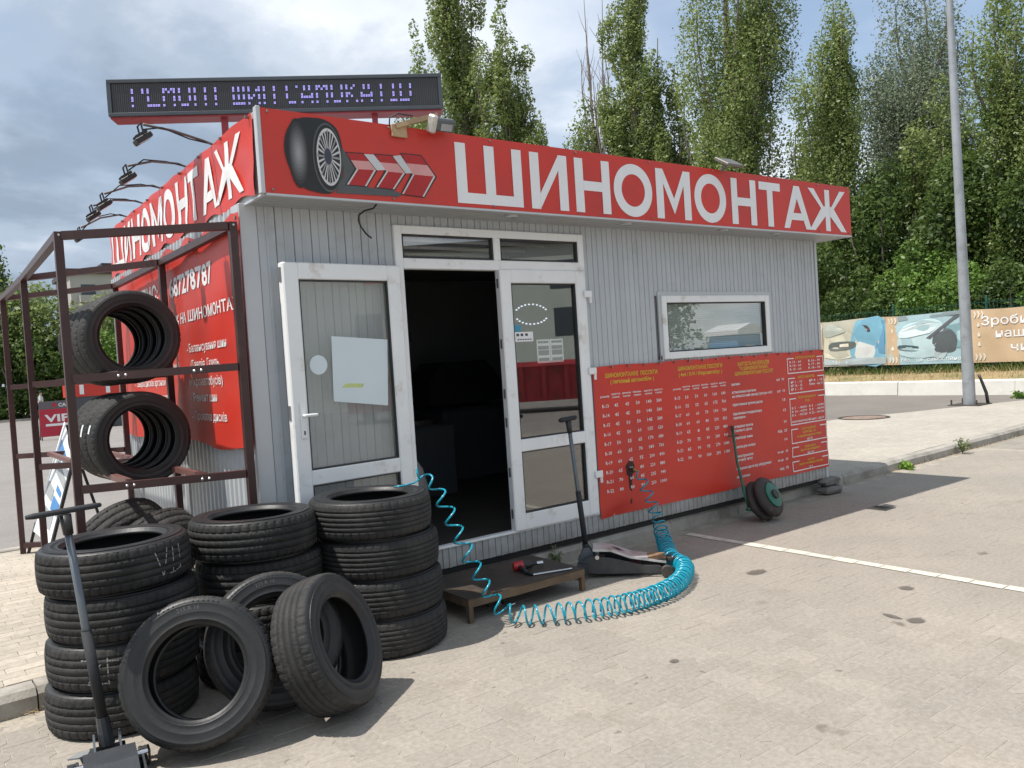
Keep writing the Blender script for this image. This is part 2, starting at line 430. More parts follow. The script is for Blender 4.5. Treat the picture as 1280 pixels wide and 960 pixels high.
# --- wave pavers of the driveway: double-T stones, each one a stone of its own
def paver_mesh():
    L, e, w, g = 0.100, 0.0970, 0.0662, 0.0016
    L -= g
    out = [(w, -0.036), (w, 0.036), (e, 0.064), (e, L), (-e, L), (-e, 0.064), (-w, 0.036), (-w, -0.036), (-e, -0.064), (-e, -L), (e, -L), (e, -0.064)]
    n = 12; c = 0.0022
    ins = []
    for x, y in out: ins.append((x - math.copysign(c, x), y - (math.copysign(c, y) if abs(y) > 0.09 else 0)))
    vs = [(x, y, 0.0) for x, y in ins] + [(x, y, -0.0021) for x, y in out]
    fs = [(0,1,6,7), (1,2,3,4,5,6), (7,8,9,10,11,0)] + [(i, n+i, n+(i+1) % n, (i+1) % n) for i in range(n)]
    # the last list winds outwards
    return vs, [f for f in fs]
pv, pf = paver_mesh()
b = MB(); b.add(pv, pf); me = bpy.data.meshes.new('paver'); me.from_pydata(b.v, [], b.f); me.materials.append(m_drive); me.update()
PX, PY = 0.166, 0.2
cells = []
for i in range(-14, 72):
    for j in range(-48, 2):
        x = i*PX; y = j*PY + (PY/2 if i % 2 else 0) - 0.06
        if y + 0.1 > kerb_y(x) - 0.01 or x < -2.2 or x > 11.85: continue
        cells.append((x, y))
cp = Vector((0, -5.0, 1.63))
def seen(x, y):
    d = Vector((x, y, 0)) - cp; f = d.dot(fwd)
    if f < 0.5: return False
    return abs(d.dot(r2)/f*FPX) < 700 and abs(d.dot(u2)/f*FPX) < 530
cells.sort(key=lambda c: (not seen(*c), (Vector((c[0], c[1], 0))-cp).length))
rs = random.Random(3)
rest = MB()
for k, (x, y) in enumerate(cells):
    dz = rs.uniform(-0.0006, 0.0006); tx = rs.gauss(0, 0.0022); ty = rs.gauss(0, 0.0028)
    if k < 300:
        o = part_mesh('paver', me, drive, Matrix.Translation((x, y, dz)) @ Matrix.Rotation(tx, 4, 'X') @ Matrix.Rotation(ty, 4, 'Y'))
    else:
        rest.add([(x+p[0], y+p[1], p[2]+dz+p[1]*tx-p[0]*ty) for p in pv], pf)
tag(rest.build('paver_field', m_drive, drive), kind='stuff')

# --- pavement: brick paving rows near the tyre rack, one sheet further on
pave = sheet('pavement', [(-30,kerb_y(-30)+0.16),(21.0,kerb_y(21)+0.16),(19.9,2.1),(14.3,3.9),(7.9,4.4),(-30,4.25)], 0.1135, m_joint)
far_ = sheet('pavement_surface', [(7.75,kerb_y(7.75)+0.162),(20.9,kerb_y(20.9)+0.162),(19.85,2.08),(14.3,3.87),(7.9,4.35),(7.75,4.35)], 0.1175, m_pavefar, pave)
bk = MB(); bk.box((-0.0985,-0.0485,-0.006), (0.0985,0.0485,0.0), 0.003)
mb_ = bpy.data.meshes.new('brick'); mb_.from_pydata(bk.v, [], bk.f); mb_.materials.append(m_pave); mb_.update()
cells = []
for j in range(0, 41):
    for i in range(-24, 11):
        x = i*0.2 + (0.1 if j % 2 else 0) + (j*0.013 % 0.05); y = kerb_y(x) + 0.215 + j*0.1
        if y > 4.15 or x > 1.72+0.1 or x < -3.5: continue
        cells.append((x, y))
def seen2(x, y):
    d = Vector((x, y, 0.12)) - cp; f = d.dot(fwd)
    return f > 0.5 and abs(d.dot(r2)/f*FPX) < 660
cells.sort(key=lambda c: (not seen2(*c), (Vector((c[0], c[1], 0))-cp).length))
rest = MB()
for k, (x, y) in enumerate(cells):
    dz = rs.uniform(-0.0015, 0.001)
    if k < 300: part_mesh('brick', mb_, pave, Matrix.Translation((x, y, 0.1195+dz)) @ Matrix.Rotation(math.atan(KA), 4, 'Z'))
    else: rest.add([(x+p[0], y+p[1]+p[0]*KA, 0.1195+p[2]+dz) for p in bk.v], bk.f)
tag(rest.build('brick_paving', m_pave, pave), kind='stuff')

# --- kerb stones along the driveway
kerb = thing('kerb', None, None, (0, kerb_y(0), 0)); kerb['kind'] = 'structure'
ks = MB()
ks.prism([(-0.0,-0.05),(0.0,0.085),(0.030,0.118),(0.155,0.120),(0.155,-0.05)], 0.004, 0.996, 'yz')
kme = bpy.data.meshes.new('kerb_stone'); kme.from_pydata(ks.v, [], ks.f); kme.materials.append(m_kerb); kme.update()
ang = math.atan(KA)
for i in range(-8, 21):
    o = part_mesh('kerb_stone', kme, kerb, Matrix.Rotation(ang, 4, 'Z') @ Matrix.Translation((i*1.0+0.43+0.0, rs.uniform(-0.006,0.006), rs.uniform(-0.004,0.003))))
# back kerb towards the parking lot
kb = thing('back_kerb', None, None, (0, 4.25, 0)); kb['kind'] = 'structure'
k2 = MB(); k2.box((0.004,0,-0.05),(0.996,0.12,0.135),0.012)
k2m = bpy.data.meshes.new('kerb_stone'); k2m.from_pydata(k2.v, [], k2.f); k2m.materials.append(m_kerb); k2m.update()
for i in range(-9, 8): part_mesh('kerb_stone', k2m, kb, Matrix.Translation((i*1.0, 0, rs.uniform(-0.004,0.003))))

# --- painted line, cut by the paver joints
m_line = mat('road_paint', (0.60,0.57,0.49), 0.8, var=0.12, vscale=20, dirt=(0.45,0.40,0.33), dscale=9, dlo=0.5, dhi=0.72, coord='World')
b = MB(); y = -0.10
while y > -8:
    w = 0.046 + rs.uniform(-0.005, 0.005); l = 0.2 + rs.uniform(-0.01, 0.01); x = 5.485 - 0.008*(y+1) + rs.uniform(-0.004,0.004)
    b.add([(x-w+rs.uniform(-.006,.006), y-l+0.006, 0.0046), (x+w+rs.uniform(-.006,.006), y-l+0.006, 0.0046), (x+w, y, 0.0046), (x-w, y, 0.0046)], [(0,1,2,3)]); y -= l
tag(b.build('painted_line', m_line), kind='structure')
# oil smear and drain lid in the driveway
m_oil = mat('oil_stain', (0.15,0.13,0.11), 0.55, var=0.15, coord='World')
def soft_edge(m):
    t = m.node_tree; L = t.links.new; b = t.nodes['Principled BSDF']
    tc = t.nodes.new('ShaderNodeTexCoord'); v = t.nodes.new('ShaderNodeVectorMath'); v.operation = 'SUBTRACT'; v.inputs[1].default_value = (0.5,0.5,0.0)
    L(tc.outputs['Generated'], v.inputs[0]); sc = t.nodes.new('ShaderNodeVectorMath'); sc.operation = 'MULTIPLY'; sc.inputs[1].default_value = (1,1,0); L(v.outputs[0], sc.inputs[0])
    ln = t.nodes.new('ShaderNodeVectorMath'); ln.operation = 'LENGTH'; L(sc.outputs[0], ln.inputs[0])
    n = t.nodes.new('ShaderNodeTexNoise'); n.inputs['Scale'].default_value = 16; n.inputs['Detail'].default_value = 6; L(t.nodes.new('ShaderNodeNewGeometry').outputs['Position'], n.inputs['Vector'])
    ad = t.nodes.new('ShaderNodeMath'); ad.operation = 'MULTIPLY_ADD'; ad.inputs[1].default_value = 0.30; L(n.outputs['Fac'], ad.inputs[0]); L(ln.outputs['Value'], ad.inputs[2])
    r = t.nodes.new('ShaderNodeMapRange'); r.inputs['From Min'].default_value = 0.36; r.inputs['From Max'].default_value = 0.50; r.inputs['To Min'].default_value = 0.85; r.inputs['To Max'].default_value = 0.0
    L(ad.outputs[0], r.inputs['Value']); L(r.outputs[0], b.inputs['Alpha'])
soft_edge(m_oil)
def blob(name, x, y, rx, ry, rot, seed, z=0.0042, n=22, m=m_oil):
    r = random.Random(seed); vs = [(x, y, z)]
    for k in range(n):
        a = 2*math.pi*k/n; q = 1.25+r.uniform(-0.2, 0.2); u, v = rx*q*math.cos(a), ry*q*math.sin(a)
        vs.append((x+u*math.cos(rot)-v*math.sin(rot), y+u*math.sin(rot)+v*math.cos(rot), z))
    b = MB(); b.add(vs, [(0, 1+k, 1+(k+1) % n) for k in range(n)])
    return tag(b.build(name, m), kind='structure')
blob('oil_stain', 4.545, -2.62, 0.075, 0.050, 0.5, 1); blob('oil_stain', 4.52, -2.49, 0.09, 0.018, 1.2, 2)
blob('oil_stain', 4.83, -1.32, 0.11, 0.06, 0.3, 3); blob('oil_stain', 5.1, -2.27, 0.07, 0.045, 0.6, 4); blob('oil_stain', 3.14, -2.05, 0.035, 0.028, 0, 5)
m_iron = mat('cast_iron', (0.075,0.068,0.06), 0.6, 0.4, var=0.3, vscale=14, bump=0.4, bscale=80)
dr = thing('drain_cover', 'small dark square drain lid set in the driveway by the shadow tip', 'drain cover', (7.40,-0.83,0.0))
b = MB(); b.box((7.30,-0.93,-0.02),(7.50,-0.73,0.005),0.004); b.build('lid', m_iron, dr)
b = MB()
for k in range(5): b.box((7.32,-0.905+k*0.036,0.006),(7.48,-0.888+k*0.036,0.0075))
b.build('grating_rib', m_iron, dr)
mh = thing('manhole_cover', 'round reddish brown manhole cover in the far pavement', 'manhole cover', (14.72,3.55,0.12))
m_rust = mat('rusty_iron', (0.27,0.20,0.16), 0.75, 0.2, var=0.3, vscale=9)
b = MB(); b.lathe([(0.0,0.0),(0.40,0.0),(0.40,0.006)], 28, Matrix.Translation((14.72,3.55,0.119)), False)
b.lathe([(0.34,0.003),(0.33,0.010),(0.0,0.010)], 28, Matrix.Translation((14.72,3.55,0.119)), False); b.build('lid', m_rust, mh)
b = MB(); b.lathe([(0.41,0.0),(0.47,0.0),(0.47,0.008),(0.41,0.008)], 28, Matrix.Translation((14.72,3.55,0.119)), False); b.build('rim', m_iron, mh)
# ================================================================== KIOSK
m_clad = mat('grey_cladding', (0.475,0.505,0.53), 0.40, var=0.05, vscale=3, dirt=(0.30,0.305,0.30), dscale=2.2, dlo=0.56, dhi=0.85, rnd=0.035, coord='World')
def splash(m):
    """mud splashed up from the ground along the foot of the wall"""
    t = m.node_tree; L = t.links.new; b = t.nodes['Principled BSDF']; src = b.inputs['Base Color'].links[0].from_socket
    pos = t.nodes.new('ShaderNodeNewGeometry').outputs['Position']; sp = t.nodes.new('ShaderNodeSeparateXYZ'); L(pos, sp.inputs[0])
    n = t.nodes.new('ShaderNodeTexNoise'); n.inputs['Scale'].default_value = 7; n.inputs['Detail'].default_value = 8; n.inputs['Roughness'].default_value = 0.7; L(pos, n.inputs['Vector'])
    a = t.nodes.new('ShaderNodeMath'); a.operation = 'MULTIPLY_ADD'; a.inputs[1].default_value = -0.55; L(n.outputs['Fac'], a.inputs[0]); L(sp.outputs['Z'], a.inputs[2])
    r = t.nodes.new('ShaderNodeMapRange'); r.inputs['From Min'].default_value = -0.12; r.inputs['From Max'].default_value = 0.16; r.inputs['To Min'].default_value = 0.75; r.inputs['To Max'].default_value = 0.0; L(a.outputs[0], r.inputs['Value'])
    mi = t.nodes.new('ShaderNodeMix'); mi.data_type = 'RGBA'; L(r.outputs[0], mi.inputs['Factor']); L(src, mi.inputs[6]); mi.inputs[7].default_value = (0.23,0.205,0.17,1)
    L(mi.outputs[2], b.inputs['Base Color'])
splash(m_clad)
m_trim = mat('galvanised_trim', (0.52,0.54,0.56), 0.42, 0.15, var=0.06, vscale=4, coord='World')
m_white = mat('white_upvc', (0.82,0.83,0.83), 0.35, var=0.04, vscale=4, dirt=(0.46,0.40,0.33), dscale=5.5, dlo=0.56, dhi=0.80, coord='World')
m_soffit = mat('soffit_metal', (0.37,0.375,0.38), 0.5, var=0.06, vscale=3, coord='World')
m_dark = mat('dark_gap', (0.03,0.03,0.03), 0.8)
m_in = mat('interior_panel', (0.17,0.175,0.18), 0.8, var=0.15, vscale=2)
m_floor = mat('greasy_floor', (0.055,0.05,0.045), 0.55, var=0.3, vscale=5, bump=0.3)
m_roof = mat('roof_sheet', (0.30,0.31,0.32), 0.6, var=0.1)
m_gas = mat('rubber_gasket', (0.035,0.035,0.035), 0.6)
m_glass = glass_mat('door_glass', (0.965,0.98,0.975), 4.2)
m_glass_dirty = glass_mat('dusty_glass', (0.97,0.98,0.975), 1.8, haze=0.15)

XL, XR, YB, ZB, ZS, ZT = 1.712, 7.846, 3.95, 0.18, 2.715, 3.212
K = thing('tyre_kiosk', 'grey metal clad tyre repair kiosk with white door and red sign band', 'kiosk', (1.712, 0, 0.12))
DX0, DX1, DZ1 = 2.763, 4.512, 2.634
WX0, WX1, WZ0, WZ1 = 5.403, 6.952, 1.566, 2.132

# --- cladding panels, one by one
CL = {}
def clad_panel(x, w, z0, z1):
    key = (round(w,3), round(z1-z0,3))
    if key not in CL:
        h = z1-z0; pr = [(0.0,0.0115),(0.0035,0.0),(w*0.42,0.0),(w*0.45,-0.009),(w*0.56,-0.009),(w*0.59,0.0),(w-0.0035,0.0),(w,0.0115)]
        b = MB(); n = len(pr); b.add([(px_,py_,0) for px_,py_ in pr]+[(px_,py_,h) for px_,py_ in pr], [(i,i+1,n+i+1,n+i) for i in range(n-1)])
        me = bpy.data.meshes.new('cladding_panel'); me.from_pydata(b.v, [], b.f); me.materials.append(m_clad); me.update(); CL[key] = me
    o = part_mesh('cladding_panel', CL[key], K, Matrix.Translation((x-1.712, rs.uniform(-0.0006,0.0006), z0-0.12)))
pw = (DX0-1.815)/8
for k in range(8): clad_panel(1.815+k*pw, pw-0.0015, ZB, ZS)
n_r = 28; pr_ = (XR-0.035-DX1)/n_r
for k in range(n_r):
    x = DX1 + k*pr_
    if x+pr_ > WX0+0.02 and x < WX1-0.02: clad_panel(x, pr_-0.0015, ZB, WZ0); clad_panel(x, pr_-0.0015, WZ1, ZS)
    else: clad_panel(x, pr_-0.0015, ZB, ZS)
n_d = 15; pd = (DX1-DX0)/n_d
for k in range(n_d): clad_panel(DX0+k*pd, pd-0.0015, ZB, 0.325); clad_panel(DX0+k*pd, pd-0.0015, DZ1, ZS)
# --- corner trims, base rail
b = MB(); b.box((1.704,-0.012,ZB-0.004),(1.812,0.006,ZS),0.003); b.box((1.704,0.006,ZB-0.004),(1.7115,0.14,ZS)); b.build('corner_trim', m_trim, K)
b = MB(); b.box((XR-0.034,-0.010,ZB-0.004),(XR+0.006,0.006,ZS),0.003); b.box((XR,0.006,ZB-0.004),(XR+0.007,0.09,ZS)); b.build('corner_trim', m_trim, K)
for y_ in (0.05,3.75): b = MB(); b.box((1.76,y_,0.122),(XR-0.06,y_+0.11,0.176)); b.build('base_rail', m_dark, K)
# --- side cladding (left wall, sunlit): trapezoid ribs as one sheet
def rib_sheet(x, y0, y1, z0, z1, sgn, name):
    b = MB(); pts = []; y = y0
    while y < y1: pts += [(x,y),(x,y+0.045),(x+sgn*0.014,y+0.056),(x+sgn*0.014,y+0.084)]; y += 0.095
    pts = [p for p in pts if p[1] <= y1]; n = len(pts)
    b.add([(p[0],p[1],z0) for p in pts]+[(p[0],p[1],z1) for p in pts], [(i,i+1,n+i+1,n+i) for i in range(n-1)])
    return b.build(name, m_clad, K)
rib_sheet(1.726, 0.14, YB, ZB, ZS, -1, 'side_cladding'); rib_sheet(XR-0.004, 0.09, YB, ZB, ZS, 1, 'side_cladding')
# --- walls behind the cladding, interior, floor, roof
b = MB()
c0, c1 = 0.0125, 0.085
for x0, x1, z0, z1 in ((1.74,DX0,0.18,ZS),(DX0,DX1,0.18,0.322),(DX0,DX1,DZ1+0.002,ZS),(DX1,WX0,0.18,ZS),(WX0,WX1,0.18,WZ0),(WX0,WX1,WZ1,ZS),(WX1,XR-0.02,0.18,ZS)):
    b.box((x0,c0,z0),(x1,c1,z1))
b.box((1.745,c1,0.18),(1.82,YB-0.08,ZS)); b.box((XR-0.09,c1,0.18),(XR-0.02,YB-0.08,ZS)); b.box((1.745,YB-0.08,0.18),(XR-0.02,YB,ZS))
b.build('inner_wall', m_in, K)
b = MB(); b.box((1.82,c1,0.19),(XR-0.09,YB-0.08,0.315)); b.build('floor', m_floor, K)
b = MB(); b.box((2.0,-0.29,ZS+0.02),(XR-0.05,YB-0.02,ZS+0.06)); b.box((1.76,-0.29,ZS+0.02),(2.0,YB-0.02,ZS+0.06)); b.build('ceiling', m_in, K)
for k in range(4):
    b = MB(); b.tube([(2.9+k*0.05,0.35+k*0.32,2.60),(4.4+k*0.05,0.35+k*0.32,2.60)],0.016,8); b.build('ceiling_tube', m_white, K, smooth=True)
# --- fascia box round the roof
F0, FX0, FX1 = -0.335, 1.752, 7.975
b = MB()
b.box((FX0,F0,ZS),(FX1,F0+0.04,ZT)); b.box((FX0,F0+0.04,ZS),(FX0+0.04,YB+0.02,ZT)); b.box((FX1-0.04,F0+0.04,ZS),(FX1,YB+0.02,ZT)); b.box((FX0+0.04,YB-0.02,ZS),(FX1-0.04,YB+0.02,ZT))
b.build('fascia_frame', m_trim, K)
b = MB(); b.box((FX0+0.04,F0+0.04,ZT-0.12),(FX1-0.04,YB-0.02,ZT-0.09)); b.build('roof', m_roof, K)
b = MB(); b.box((FX0-0.022,F0-0.016,ZS-0.004),(FX0+0.005,F0+0.03,ZT+0.006),0.003); b.build('fascia_corner_trim', m_trim, K)
b = MB(); b.box((FX0+0.01,F0-0.010,ZS-0.014),(FX1+0.004,F0+0.012,ZS-0.001)); b.box((FX0-0.012,F0+0.012,ZS-0.014),(FX0+0.01,YB,ZS-0.001)); b.box((FX1-0.02,F0+0.012,ZS-0.014),(FX1+0.004,YB,ZS-0.001)); b.build('drip_edge', m_trim, K)
# soffit boards along the front, each with its own joint
for k in range(4):
    y0 = F0+0.014+k*0.080
    b = MB(); b.box((FX0+0.012,y0,ZS-0.0105),(FX1-0.022,y0+0.070,ZS-0.002)); b.build('soffit_board', m_soffit, K)
b = MB(); b.box((FX0+0.012,F0+0.014,ZS-0.0015),(FX1-0.022,-0.001,ZS+0.018)); b.build('soffit_backing', m_dark, K)
b = MB(); b.box((FX1-0.1,-0.001,ZS-0.008),(FX1-0.022,YB,ZS+0.018)); b.build('side_soffit', m_soffit, K)
m_lampoff = mat('lamp_lens', (0.55,0.55,0.50), 0.25)
for x in (3.63, 4.80, 6.03, 6.81):
    b = MB(); b.lathe([(0.045,0.0),(0.045,-0.012),(0.035,-0.016)], 16, Matrix.Translation((x,-0.24,ZS-0.0105)), False); o = b.build('downlight', m_trim, K, smooth='auto')
    b = MB(); b.lathe([(0.034,-0.013),(0.0,-0.0135)], 16, Matrix.Translation((x,-0.24,ZS-0.0105)), False); b.build('lens', m_lampoff, o)

# --- door frame with transom
def frame_rect(b, x0, x1, z0, z1, w, y0, y1, ch=0.006):
    """white profile rectangle: stiles run full height, rails butt between them"""
    b.box((x0,y0,z0),(x0+w,y1,z1),ch); b.box((x1-w,y0,z0),(x1,y1,z1),ch)
    b.box((x0+w,y0+0.002,z0),(x1-w,y1-0.002,z0+w),0.004); b.box((x0+w,y0+0.002,z1-w),(x1-w,y1-0.002,z1),0.004)
b = MB()
b.box((DX0,-0.028,0.325),(DX0+0.062,0.045,DZ1),0.006); b.box((DX1-0.062,-0.028,0.325),(DX1,0.045,DZ1),0.006)
b.box((DX0+0.062,-0.026,DZ1-0.060),(DX1-0.062,0.043,DZ1),0.005)
b.box((DX0+0.062,-0.026,2.330),(DX1-0.062,0.043,2.405),0.005)
b.box((3.606,-0.026,2.405),(3.670,0.043,DZ1-0.060),0.005)
b.box((DX0+0.062,-0.020,0.325),(DX1-0.062,0.043,0.345),0.004)
df = b.build('door_frame', m_white, K)
for x0, x1 in ((DX0+0.062,3.606),(3.670,DX1-0.062)):
    b = MB(); frame_rect(b, x0+0.001, x1-0.001, 2.406, DZ1-0.061, 0.012, -0.018, 0.02, 0.0); b.build('gasket', m_gas, df)
    b = MB(); b.box((x0+0.012,0.0,2.417),(x1-0.012,0.006,DZ1-0.072)); b.build('transom_pane', m_glass, df)

# --- door leaves: stile, rails, two panes. Local frame: hinge at x=0, leaf runs to x=Wd, outside face at y=0
Wd, Hd = 0.862, 2.0
def leaf(parent_mtx, outside=1):
    lf = bpy.data.objects.new('door_leaf', None)
    b = MB(); t0, t1 = -0.068, 0.0
    b.box((0,t0,0),(0.105,t1,Hd),0.008); b.box((Wd-0.105,t0,0),(Wd,t1,Hd),0.008)
    b.box((0.105,t0+0.002,0),(Wd-0.105,t1-0.002,0.125),0.006); b.box((0.105,t0+0.002,Hd-0.105),(Wd-0.105,t1-0.002,Hd),0.006)
    b.box((0.105,t0+0.002,0.60),(Wd-0.105,t1-0.002,0.695),0.006)
    me = bpy.data.meshes.new('door'); me.from_pydata(b.v, [], b.f); me.materials.append(m_white); me.update()
    o = part_mesh('door', me, K, parent_mtx)
    def sub(mb, name, m, smooth=False):
        me = bpy.data.meshes.new(name); me.from_pydata(mb.v, [], mb.f); me.materials.append(m); me.update()
        if smooth: autosmooth(me)
        return part_mesh(name, me, o, Matrix())
    for z0, z1 in ((0.125,0.60),(0.695,Hd-0.105)):
        g = MB(); w = 0.008
        for a, c in (((0.106,-0.058,z0+0.001),(0.106+w,-0.010,z1-0.001)),((Wd-0.106-w,-0.058,z0+0.001),(Wd-0.106,-0.010,z1-0.001)),((0.106+w,-0.058,z0+0.001),(Wd-0.106-w,-0.010,z0+0.001+w)),((0.106+w,-0.058,z1-0.001-w),(Wd-0.106-w,-0.010,z1-0.001))): g.box(a, c)
        sub(g, 'gasket', m_gas)
    bpy.data.objects.remove(lf)
    return o, sub
T0 = Matrix.Translation((-1.712, 0, -0.12))
# closed right leaf, hinged at the right; its outside face looks at us
mR = T0 @ Matrix.Translation((4.498,-0.040,0.338)) @ Matrix.Rotation(math.pi, 4, 'Z')
dR, subR = leaf(mR)
def pane(sub, m, z0, z1, y0=-0.036):
    g = MB(); g.box((0.114,y0,z0+0.009),(Wd-0.114,y0+0.005,z1-0.009)); return sub(g, 'pane', m)
# in this leaf's frame outside is y<0 after the half turn: local +y looks inside the kiosk, so mirror depth by using -y parts
pane(subR, m_glass, 0.125, 0.60); pane(subR, m_glass, 0.695, Hd-0.105)
for z in (0.30, 1.15, 1.78):
    g = MB(); g.box((-0.045,0.003,z),(0.035,0.024,z+0.055),0.005); g.tube([(-0.032,0.012,z-0.045),(-0.032,0.012,z+0.02)],0.011,8); subR(g,'hinge',m_white)
mat('steel_plate',(0.35,0.35,0.36),0.35,0.8)
for z in (0.10,0.42,0.80,1.02,1.40,1.86): g = MB(); g.box((Wd+0.0005,-0.045,z),(Wd+0.004,-0.022,z+0.07)); subR(g,'lock_plate',MATS['steel_plate'])
m_stk = mat('sticker_white',(0.8,0.8,0.8),0.5); m_stkb = mat('sticker_blue',(0.05,0.28,0.42),0.5); m_ink = mat('print_ink',(0.06,0.06,0.09),0.6); m_inkr = mat('print_red',(0.5,0.04,0.05),0.6)
g = MB(); g.box((Wd-0.114-0.19,-0.030,1.445),(Wd-0.114-0.004,-0.0285,1.52)); st = subR(g,'sticker',m_stk)
g = MB(); g.box((Wd-0.114-0.075,-0.030,1.523),(Wd-0.114-0.012,-0.0285,1.575)); subR(g,'sticker',m_stkb)
g = MB()
for k, xx in enumerate((0.72,0.68,0.635)): g.box((xx-0.026,-0.0283,1.488),(xx,-0.0278,1.508))
for k in range(6): g.box((0.575+k*0.024,-0.0283,1.457),(0.592+k*0.024,-0.0278,1.466))
subR(g,'sticker_print',m_ink)
# cards stuck in the pane and the ring of LEDs of an OPEN style lamp (unlit wire mesh panel inside)
m_led = mat('led_white',(0.9,0.92,0.97),0.4,emit=(0.75,0.8,1.0),estr=1.1)
g = MB()
for k in range(26):
    a = 2*math.pi*k/26
    x = 0.51+0.165*math.cos(a); z = 1.66+0.078*math.sin(a)
    if abs(math.sin(a)) > 0.30: g.box((x-0.005,-0.095,z-0.005),(x+0.005,-0.085,z+0.005))
subR(g,'led_ring',m_led)
g = MB()
for k in range(2):
    x0 = 0.25+k*0.137
    g.box((x0,-0.041,1.27),(x0+0.132,-0.039,1.455))
subR(g,'notice',m_stk)
g = MB()
for k in range(2):
    x0 = 0.25+k*0.137
    for j,(z0,h) in enumerate(((1.425,0.018),(1.375,0.030),(1.330,0.040),(1.285,0.025))): g.box((x0+0.012,-0.0388,z0),(x0+0.120,-0.0383,z0+h))
subR(g,'notice_print',mat('notice_ink',(0.10,0.11,0.17),0.6))
# open left leaf, swung right back against the wall; we see its inner face
aL = R_(4.5)
mL = T0 @ Matrix.Translation((2.752,-0.105,0.338)) @ Matrix.Rotation(math.pi+aL, 4, 'Z')
dL, subL = leaf(mL)
pane(subL, m_glass_dirty, 0.125, 0.60); pane(subL, m_glass_dirty, 0.695, Hd-0.105)
dL['label'] = 'open door leaf with a paper sheet behind dusty glass'
g = MB(); g.box((Wd-0.085,0.002,0.90),(Wd-0.045,0.012,1.13),0.004); g.box((Wd-0.150,0.030,1.035),(Wd-0.055,0.048,1.055),0.006); g.tube([(Wd-0.065,0.010,1.045),(Wd-0.065,0.040,1.045)],0.010,8)
subL(g,'door_handle',m_white)
g = MB(); g.box((Wd-0.070,0.0125,0.925),(Wd-0.060,0.0128,0.95)); subL(g,'keyhole',m_dark)
m_paper = mat('paper_sheet',(0.66,0.74,0.77),0.7,var=0.04,vscale=2)
g = MB(); pts = [(0.125,1.50),(0.545,1.535),(0.560,1.115),(0.155,1.055)]
g.prism(pts,-0.030,-0.0285,'xz'); subL(g,'paper_sheet',m_paper)
g = MB(); g.lathe([(0.062,0.0),(0.062,0.002),(0.0,0.0021)],28,Matrix.Translation((0.650,-0.030,1.355)) @ Matrix.Rotation(-math.pi/2,4,'X'),False); subL(g,'round_sticker',m_paper)
g = MB(); g.prism([(0.33,1.215),(0.46,1.225),(0.50,1.20),(0.34,1.19)],-0.0284,-0.0278,'xz'); subL(g,'tape',mat('yellow_tape',(0.55,0.62,0.25),0.6))
for z in (0.10,1.02,1.88): g = MB(); g.box((Wd+0.0005,-0.05,z),(Wd+0.004,-0.02,z+0.09)); subL(g,'lock_plate',MATS['steel_plate'])

# --- window: frame, pane, venetian blind
b = MB(); frame_rect(b, WX0, WX1, WZ0, WZ1, 0.062, -0.030, 0.045)
wf = b.build('window', m_white, K)
b = MB(); b.box((WX0-0.035,-0.012,WZ1+0.001),(WX1+0.035,0.004,WZ1+0.035)); b.box((WX0-0.035,-0.012,WZ0),(WX0-0.002,0.004,WZ1)); b.box((WX1+0.002,-0.012,WZ0),(WX1+0.035,0.004,WZ1)); b.build('window_trim', m_trim, K)
b = MB(); frame_rect(b, WX0+0.063, WX1-0.063, WZ0+0.063, WZ1-0.063, 0.010, -0.022, 0.02, 0.0); b.build('gasket', m_gas, wf)
b = MB(); b.box((WX0+0.070,0.0,WZ0+0.070),(WX1-0.070,0.006,WZ1-0.070)); b.build('pane', m_glass, wf)
m_slat = mat('blind_slat',(0.62,0.66,0.62),0.5,var=0.05)
sm = MB(); sm.add([(-0.70,-0.010,0.0),(0.70,-0.010,0.0),(0.70,0.0,0.004),(-0.70,0.0,0.004),(0.70,0.010,0.003),(-0.70,0.010,0.003)],[(0,1,2,3),(3,2,4,5)])
sme = bpy.data.meshes.new('blind_slat'); sme.from_pydata(sm.v,[],sm.f); sme.materials.append(m_slat); sme.update()
WMI = wmat(wf).inverted()
for k in range(22):
    o = part_mesh('blind_slat', sme, wf, WMI @ Matrix.Translation(((WX0+WX1)/2, 0.035, WZ0+0.075+k*0.0195)) @ Matrix.Rotation(R_(66),4,'X'))
b = MB(); b.box((WX0+0.07,0.04,WZ1-0.085),(WX1-0.07,0.07,WZ1-0.062)); b.build('blind_headrail', m_slat, wf)
# bolt plate by the window, red number plate above the open door
b = MB(); b.box((5.355,-0.012,1.53),(5.385,-0.0055,1.60)); b.build('bolt_plate', MATS['steel_plate'], K)
m_red = mat('red_vinyl', (0.60,0.040,0.024), 0.42, var=0.07, vscale=1.5, dirt=(0.44,0.04,0.035), dscale=1.3, dlo=0.5, dhi=0.8, bump=0.25, bscale=3.5, coord='World')
m_let = mat('white_vinyl', (0.80,0.80,0.80), 0.45, var=0.03)
np_ = thing('house_plate', 'small red number plate peeking above the open door leaf', 'plate', (2.60,-0.02,2.30))
b = MB(); b.box((2.515,-0.020,2.22),(2.697,-0.014,2.352),0.002); b.build('plate', m_red, np_)
b = MB(); put_text(b, '87', 2.61, 2.25, 0.085, -0.0205, align='c', bold=0.03); b.build('number', m_let, np_)
# loose cable hanging from the soffit
m_cable = mat('black_cable',(0.02,0.02,0.02),0.5)
b = MB(); b.tube([(2.50,-0.30,2.700),(2.49,-0.27,2.68),(2.452,-0.22,2.672),(2.42,-0.20,2.645),(2.415,-0.20,2.61),(2.43,-0.20,2.57),(2.465,-0.20,2.525),(2.50,-0.20,2.50)],0.006,6)
tag(b.build('loose_cable', m_cable, smooth=True),'loose black cable end dangling from the soffit left of the door','cable')

